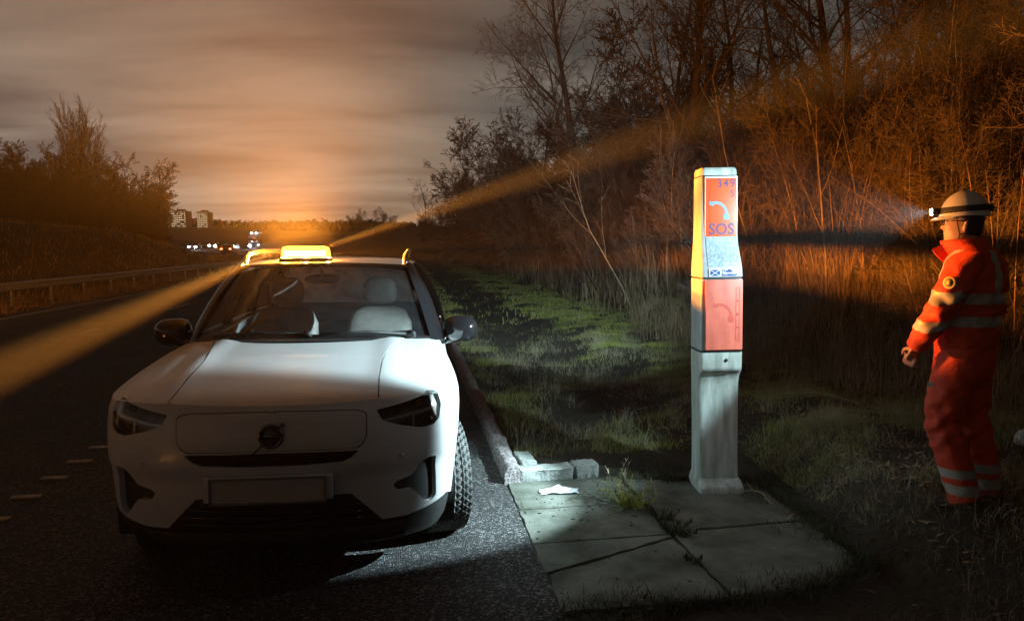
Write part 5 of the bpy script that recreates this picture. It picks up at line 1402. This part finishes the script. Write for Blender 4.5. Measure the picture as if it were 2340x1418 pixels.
def litter():
    def scrap(name, loc, sx, sy, h, label, seed, m=M['paper'], n=9):
        g = np.random.default_rng(seed); G = []
        for i in range(n):
            row = []
            for j in range(n):
                u, v = i / (n - 1) * 2 - 1, j / (n - 1) * 2 - 1
                row.append((sx * u * (1 + .08 * g.normal()), sy * v * (1 + .10 * g.normal()), h * abs(g.normal()) * (.4 + .6 * (1 - max(abs(u), abs(v)))) + .004))
            G.append(row)
        G = np.array(G); mb = MB(); mb.grid(G); mb.grid(G - [0, 0, .003]); o = mb.build(name, m, smooth=True, sharp=30); o.location = loc; o.rotation_euler = (0, 0, seed * .7)
        tag(o, label, 'litter'); return o
    o = scrap('crumpled_wrapper', (1.03, 4.93, .016), .135, .05, .022, 'crumpled white wrapper lying on the pad in front of the pale kerb stones', 1); o.rotation_euler = (0, 0, R(-4))
    for i, (x, y, s, lab) in enumerate(((3.35, 25.5, .05, 'white scrap of litter farthest along the grass edge, level with the car roof'), (3.0, 17.5, .035, 'small white litter scrap in the lit grass left of the leaning sapling'), (3.9, 16.6, .04, 'white litter scrap at the foot of the canes left of the phone'), (4.6, 15.0, .03, 'tiny white litter scrap under the canes close left of the phone'))):
        scrap('litter_scrap', (x, y, float(gz(x, y)) + .05), s, s * .7, s * .8, lab, 3 + i, n=5)
    g = np.random.default_rng(3)
    bag = MB(); T = np.linspace(0, 6.283, 18, endpoint=False)
    bag.rings([[(a * math.cos(t) * (1 + .12 * g.normal()), a * .8 * math.sin(t) * (1 + .12 * g.normal()), z) for t in T] for z, a in ((-.02, .11), (.05, .15), (.12, .14), (.18, .10), (.21, .04))])
    o = bag.build('plastic_bag', M['paper'], sharp=25); o.scale = (.6, .6, .6); o.location = (4.36, 4.62, float(gz(4.36, 4.62)) - .02); tag(o, 'crumpled white plastic bag in the brambles behind the person at the right edge', 'bag')
    # broken bits on the pad
    bm = bmesh.new()
    for k in range(150):
        x = g.normal(1.2, .28); y = g.normal(4.72, .17) if k < 95 else g.uniform(3.3, 5.0)
        x = min(max(x, .74), 2.3); s = g.uniform(.003, .009)
        r = bmesh.ops.create_icosphere(bm, subdivisions=1, radius=s, matrix=Matrix.Translation((x, y, .014)) @ Matrix.Rotation(g.random() * 6, 4, 'Z') @ Matrix.Diagonal((1 + g.random(), 1, .6, 1)))
    tag(bm_obj('leaf_crumbs', bm, M['weed_dark']), 'dark crumbs of leaf and grit scattered over the concrete pad', 'debris', kind='stuff')
    for i, (x, y, L, a, lab) in enumerate(((4.9, 8.9, .5, .5, 'pale broken twig lying at the edge of the straw right of the phone'), (3.9, 5.9, .7, 2.4, 'long pale fallen twig in the dark grass left of the person'), (2.3, 4.35, .25, 2.2, 'short thin twig lying at the pad edge just right of the phone foot'))):
        p = Poly(); g2 = np.random.default_rng(i)
        P = np.array([[L * t * math.cos(a) + g2.normal(0, .012), L * t * math.sin(a) + g2.normal(0, .012), .03 + .06 * math.sin(t * 3)] for t in np.linspace(0, 1, 7)]); p.add(P, np.linspace(.006, .002, 7), 5)
        P2 = np.array([P[3] + (P[5] - P[3] + [0, 0, .08]) * t * .8 for t in np.linspace(0, 1, 4)]); p.add(P2, np.linspace(.004, .0015, 4), 4)
        o = p.build('fallen_twig', M['pale_grass']); o.location = (x, y, float(gz(x, y)) + .04); tag(o, lab, 'twig')
litter()
# ------------------------------------------------------------------ left tree belt, distance, traffic, haze
def left_trees():
    f = make_tree('fan_tree', 2, FAN, 8.2, .17, (M['bark_dark'], M['twig_dark']), 'tall bare tree with fanned upright branches, highest on the left mound')
    put(f, -21.3, 53, 0, .50, .66)
    G = 'bushy bare trees massed on the left mound'; lab = 'bushy bare tree massed with others on the mound beyond the barrier'
    protos = [make_tree('bushy_tree', 80 + k, DENSE, 5.2, .07, (M['bark_dark'], M['twig_dark']), lab, group=G, stems=7, cluster=.9) for k in range(3)]
    spots = [(-29.5, 52, .95), (-27, 50, .85), (-25.2, 55, .98), (-23.5, 50.5, .95), (-21.6, 49.5, 1.05), (-19.8, 51.5, 1.1), (-18.6, 55, 1.05), (-17.4, 58, .98), (-19.2, 63, .95), (-21.0, 69, .9), (-16.2, 54.5, .7), (-15.4, 52, .5), (-22.6, 58, 1.2), (-20.4, 60, 1.25), (-26.5, 60, 1.1), (-31, 58, 1.05), (-20.4, 66, 1.0), (-24.5, 46, .7), (-28, 45, .65), (-20, 46.5, .72), (-18, 48.5, .6), (-23.5, 53, 1.2)]
    for i, (x, y, s) in enumerate(spots):
        o = protos[i % 3] if i < 3 else copy_tree(protos[i % 3]); put(o, x - 1.6, y, i * 1.7, s * .86)
    o = make_tree('rounded_tree', 31, dict(ASH, rmin=.011), 5.6, .13, (M['bark_dark'], M['twig_dark']), 'round headed bare tree leaning out at the right end of the left tree mass', lean=(.15, 0)); put(o, -17.3, 54.5, 0, .92)
left_trees()

def far_wood():
    g = np.random.default_rng(9); pc = Poly(); 
    for k in range(2600):
        u = g.random(); x = -170 + 270 * u; y = 262 + 70 * g.random(); z = float(gz(x, y)); h = g.uniform(1.0, 3.4)
        if g.random() < .2: h *= 1.3
        for q in range(3):
            P = np.array([[x + g.normal(0, .3) + i * g.normal(0, .35), y, z - .5 + h * i / 3] for i in range(4)]); pc.add(P, np.array([.6, .8, .5, .08]) * g.uniform(.6, 1.3), 5)
    o = pc.build('far_wood', M['twig_dark']); tag(o, 'far off dark wooded ridge along the horizon', 'wood', kind='stuff')
far_wood()

def distance():
    warm = emitter('lit_window', (1.0, .82, .50), 1.1)
    G = None
    def block(x, y, w, ztop, nx, nz, p, label, seed):
        z = float(gz(x, y)); h = ztop - z; root = empty('tower_block', (x, y, z), 0, label, 'building'); g = np.random.default_rng(seed)
        bm = bmesh.new(); bx(bm, (0, 0, h / 2 - 2), (w, 7, h + 4)); bx(bm, (0, 0, h + .3), (w * .5, 3, .6)); bx(bm, (0, -3.6, h - .15), (w + .2, .4, .3)); bm_obj('wall', bm, M['facade'], root)
        for i in range(nx):
            for k in range(nz):
                if g.random() > p: continue
                mb = MB(); mb.box((-w / 2 + w * (i + .5) / nx, -3.55, h * (k + .6) / nz), (w / nx * .40, .2, h / nz * .30)); mb.build('window', warm, root, smooth=False)
    block(-76.4, 256, 3.6, 11.6, 7, 7, .7, 'leftmost pale lit tower block on the skyline', 1)
    block(-71.9, 256, 4.4, 12.7, 8, 8, .7, 'widest lit tower block on the skyline, between two others', 2)
    block(-64.4, 255, 3.2, 12.4, 6, 8, .85, 'brightest slim lit tower block on the skyline, right of the wide one', 3)
    # traffic coming the other way, lights on
    white = emitter('headlight_glow', (.85, .92, 1.0), 260); red = emitter('tail_glow', (1.0, .10, .03), 40)
    def vehicle(kind, label, x, y, rz, group):
        root = empty(kind, (x, y, float(gz(x, y)) * 0 + float(rise(y)) + .01), rz, label, {'far_car': 'car', 'far_lorry': 'lorry'}[kind], group)
        lorry = kind == 'far_lorry'
        if lorry:
            bm = bmesh.new(); bx(bm, (0, 1.2, 1.75), (2.4, 2.2, 2.7), bev=.15); bx(bm, (0, 7, 2.2), (2.5, 9, 3.4), bev=.06); bx(bm, (0, .8, 3.3), (2.2, 1.4, .5), bev=.15)
            bm_obj('body', bm, M['carbody_far'], root); gw = MB(); gw.box((0, .06, 2.2), (2.1, .06, .9)); gw.build('windscreen', M['black_gloss'], root)
        else:
            mb = MB(); mb.rings([[(w * k, yv, z) for k, z in ((-1, .3), (-1, .75), (-.8, t), (.8, t), (1, .75), (1, .3))] for yv, w, t in ((0, .78, .78), (.4, .88, .85), (1.1, .9, .98), (1.9, .9, 1.42), (3.2, .9, 1.44), (4.1, .88, 1.0), (4.3, .8, .8))]); mb.build('body', M['carbody_far'], root, sharp=40)
            gw = MB(); gw.grid([[(w * u, yv, z) for u in (-1, 1)] for yv, z, w in ((1.12, 1.0, .72), (1.86, 1.42, .66))]); gw.build('windscreen', M['black_gloss'], root)
        for sx in (-1, 1):
            for yw in ((.9, 3.5) if not lorry else (1.2, 8, 9.3)):
                w = MB(); w.tube([(sx * (.88 if not lorry else 1.2), yw, .33 if not lorry else .5), (sx * (.70 if not lorry else .95), yw, .33 if not lorry else .5)], .33 if not lorry else .5, 14); w.build('wheel', M['rubber'], root)
            hl = MB(); hz = .68 if not lorry else .85; hl.tube([(sx * (.66 if not lorry else .95), -.02 if not lorry else .06, hz), (sx * (.66 if not lorry else .95), -.06 if not lorry else .0, hz)], .19 if not lorry else .22, 12); hl.build('headlight', white, root)
            if lorry:
                hl = MB(); hl.tube([(sx * .5, .05, 3.62), (sx * .5, 0, 3.62)], .10, 10); hl.build('roof_lamp', white, root)
        return root
    G = 'oncoming vehicles with headlights on in the distance'
    ang = lambda y: -math.atan((float(curve_off(y + 3)) - float(curve_off(y - 3))) / 6)
    for u, y, kind, lab in ((442, 165, 'far_car', 'oncoming car with blue white lights, farthest left of the distant traffic'), (487, 185, 'far_car', 'oncoming car second from the left in the distant traffic'), (531, 165, 'far_car', 'oncoming car in the middle of the distant traffic'), (562, 180, 'far_car', 'oncoming car just left of the distant lorry'), (583, 170, 'far_lorry', 'oncoming lorry with roof lamps among the distant traffic')):
        a = math.atan((u - 1170) / 1700) + R(8.1); vehicle(kind, lab, math.tan(a) * y, y, 0, None)
    for u, y in ((505, 150), (518, 125)):
        a = math.atan((u - 1170) / 1700) + R(8.1); x = math.tan(a) * y
        root = empty('far_car', (x, y, float(rise(y)) + .01), 0, 'car driving away with red tail lights, %s of the pair below the distant headlights' % ('left' if u < 510 else 'right'), 'car')
        mb = MB(); mb.rings([[(w * k, yv, z) for k, z in ((-1, .3), (-1, .75), (-.8, t), (.8, t), (1, .75), (1, .3))] for yv, w, t in ((0, .8, .95), (.3, .88, 1.0), (1.0, .9, 1.44), (2.4, .9, 1.42), (3.2, .9, 1.0), (4.2, .8, .8))]); mb.build('body', M['carbody_far'], root, sharp=40)
        gw = MB(); gw.grid([[(w * q, yv, z) for q in (-1, 1)] for yv, z, w in ((.28, 1.02, .7), (.92, 1.42, .64))]); gw.build('rear_window', M['black_gloss'], root)
        for sx in (-1, 1):
            tl = MB(); tl.box((sx * .68, -.02, .82), (.26, .05, .14)); tl.build('tail_light', red, root, smooth=False)
            for yw in (.8, 3.3):
                w = MB(); w.tube([(sx * .88, yw, .33), (sx * .70, yw, .33)], .33, 14); w.build('wheel', M['rubber'], root)
    # cat's eyes by the far edge line
    first = None
    for y in np.arange(13, 60, 4.5):
        x = -9.05 + float(curve_off(y))
        if first is None:
            bm = bmesh.new(); bx(bm, (0, 0, .012), (.12, .10, .022), bev=.008); first = o = bm_obj('road_stud', bm, M['chrome']); tag(o, 'small reflective road stud beside the far white edge line', 'road stud', 'reflective road studs along the far edge line')
        else: o = first.copy(); COL.objects.link(o)
        o.location = (x, y, .008)
distance()

def haze():  # added volume, scatters lamp light to imitate glow from the lens
    m = bpy.data.materials.new('glow_haze'); m.use_nodes = True
    N, L = m.node_tree.nodes, m.node_tree.links; N.clear()
    out = N.new('ShaderNodeOutputMaterial'); v = N.new('ShaderNodeVolumePrincipled')
    v.inputs['Color'].default_value = (.86, .82, .78, 1); v.inputs['Density'].default_value = HAZE; v.inputs['Anisotropy'].default_value = 0.0
    L.new(v.outputs[0], out.inputs['Volume'])
    mb = MB(); mb.box((-37, 165, 11), (410, 380, 26)); o = mb.build('haze', m, smooth=False)
    tag(o, 'thin added haze that carries the amber glow and streaks round the beacon', 'haze', kind='stuff'); o.display_type = 'WIRE'
HAZE = 0.00037
haze()
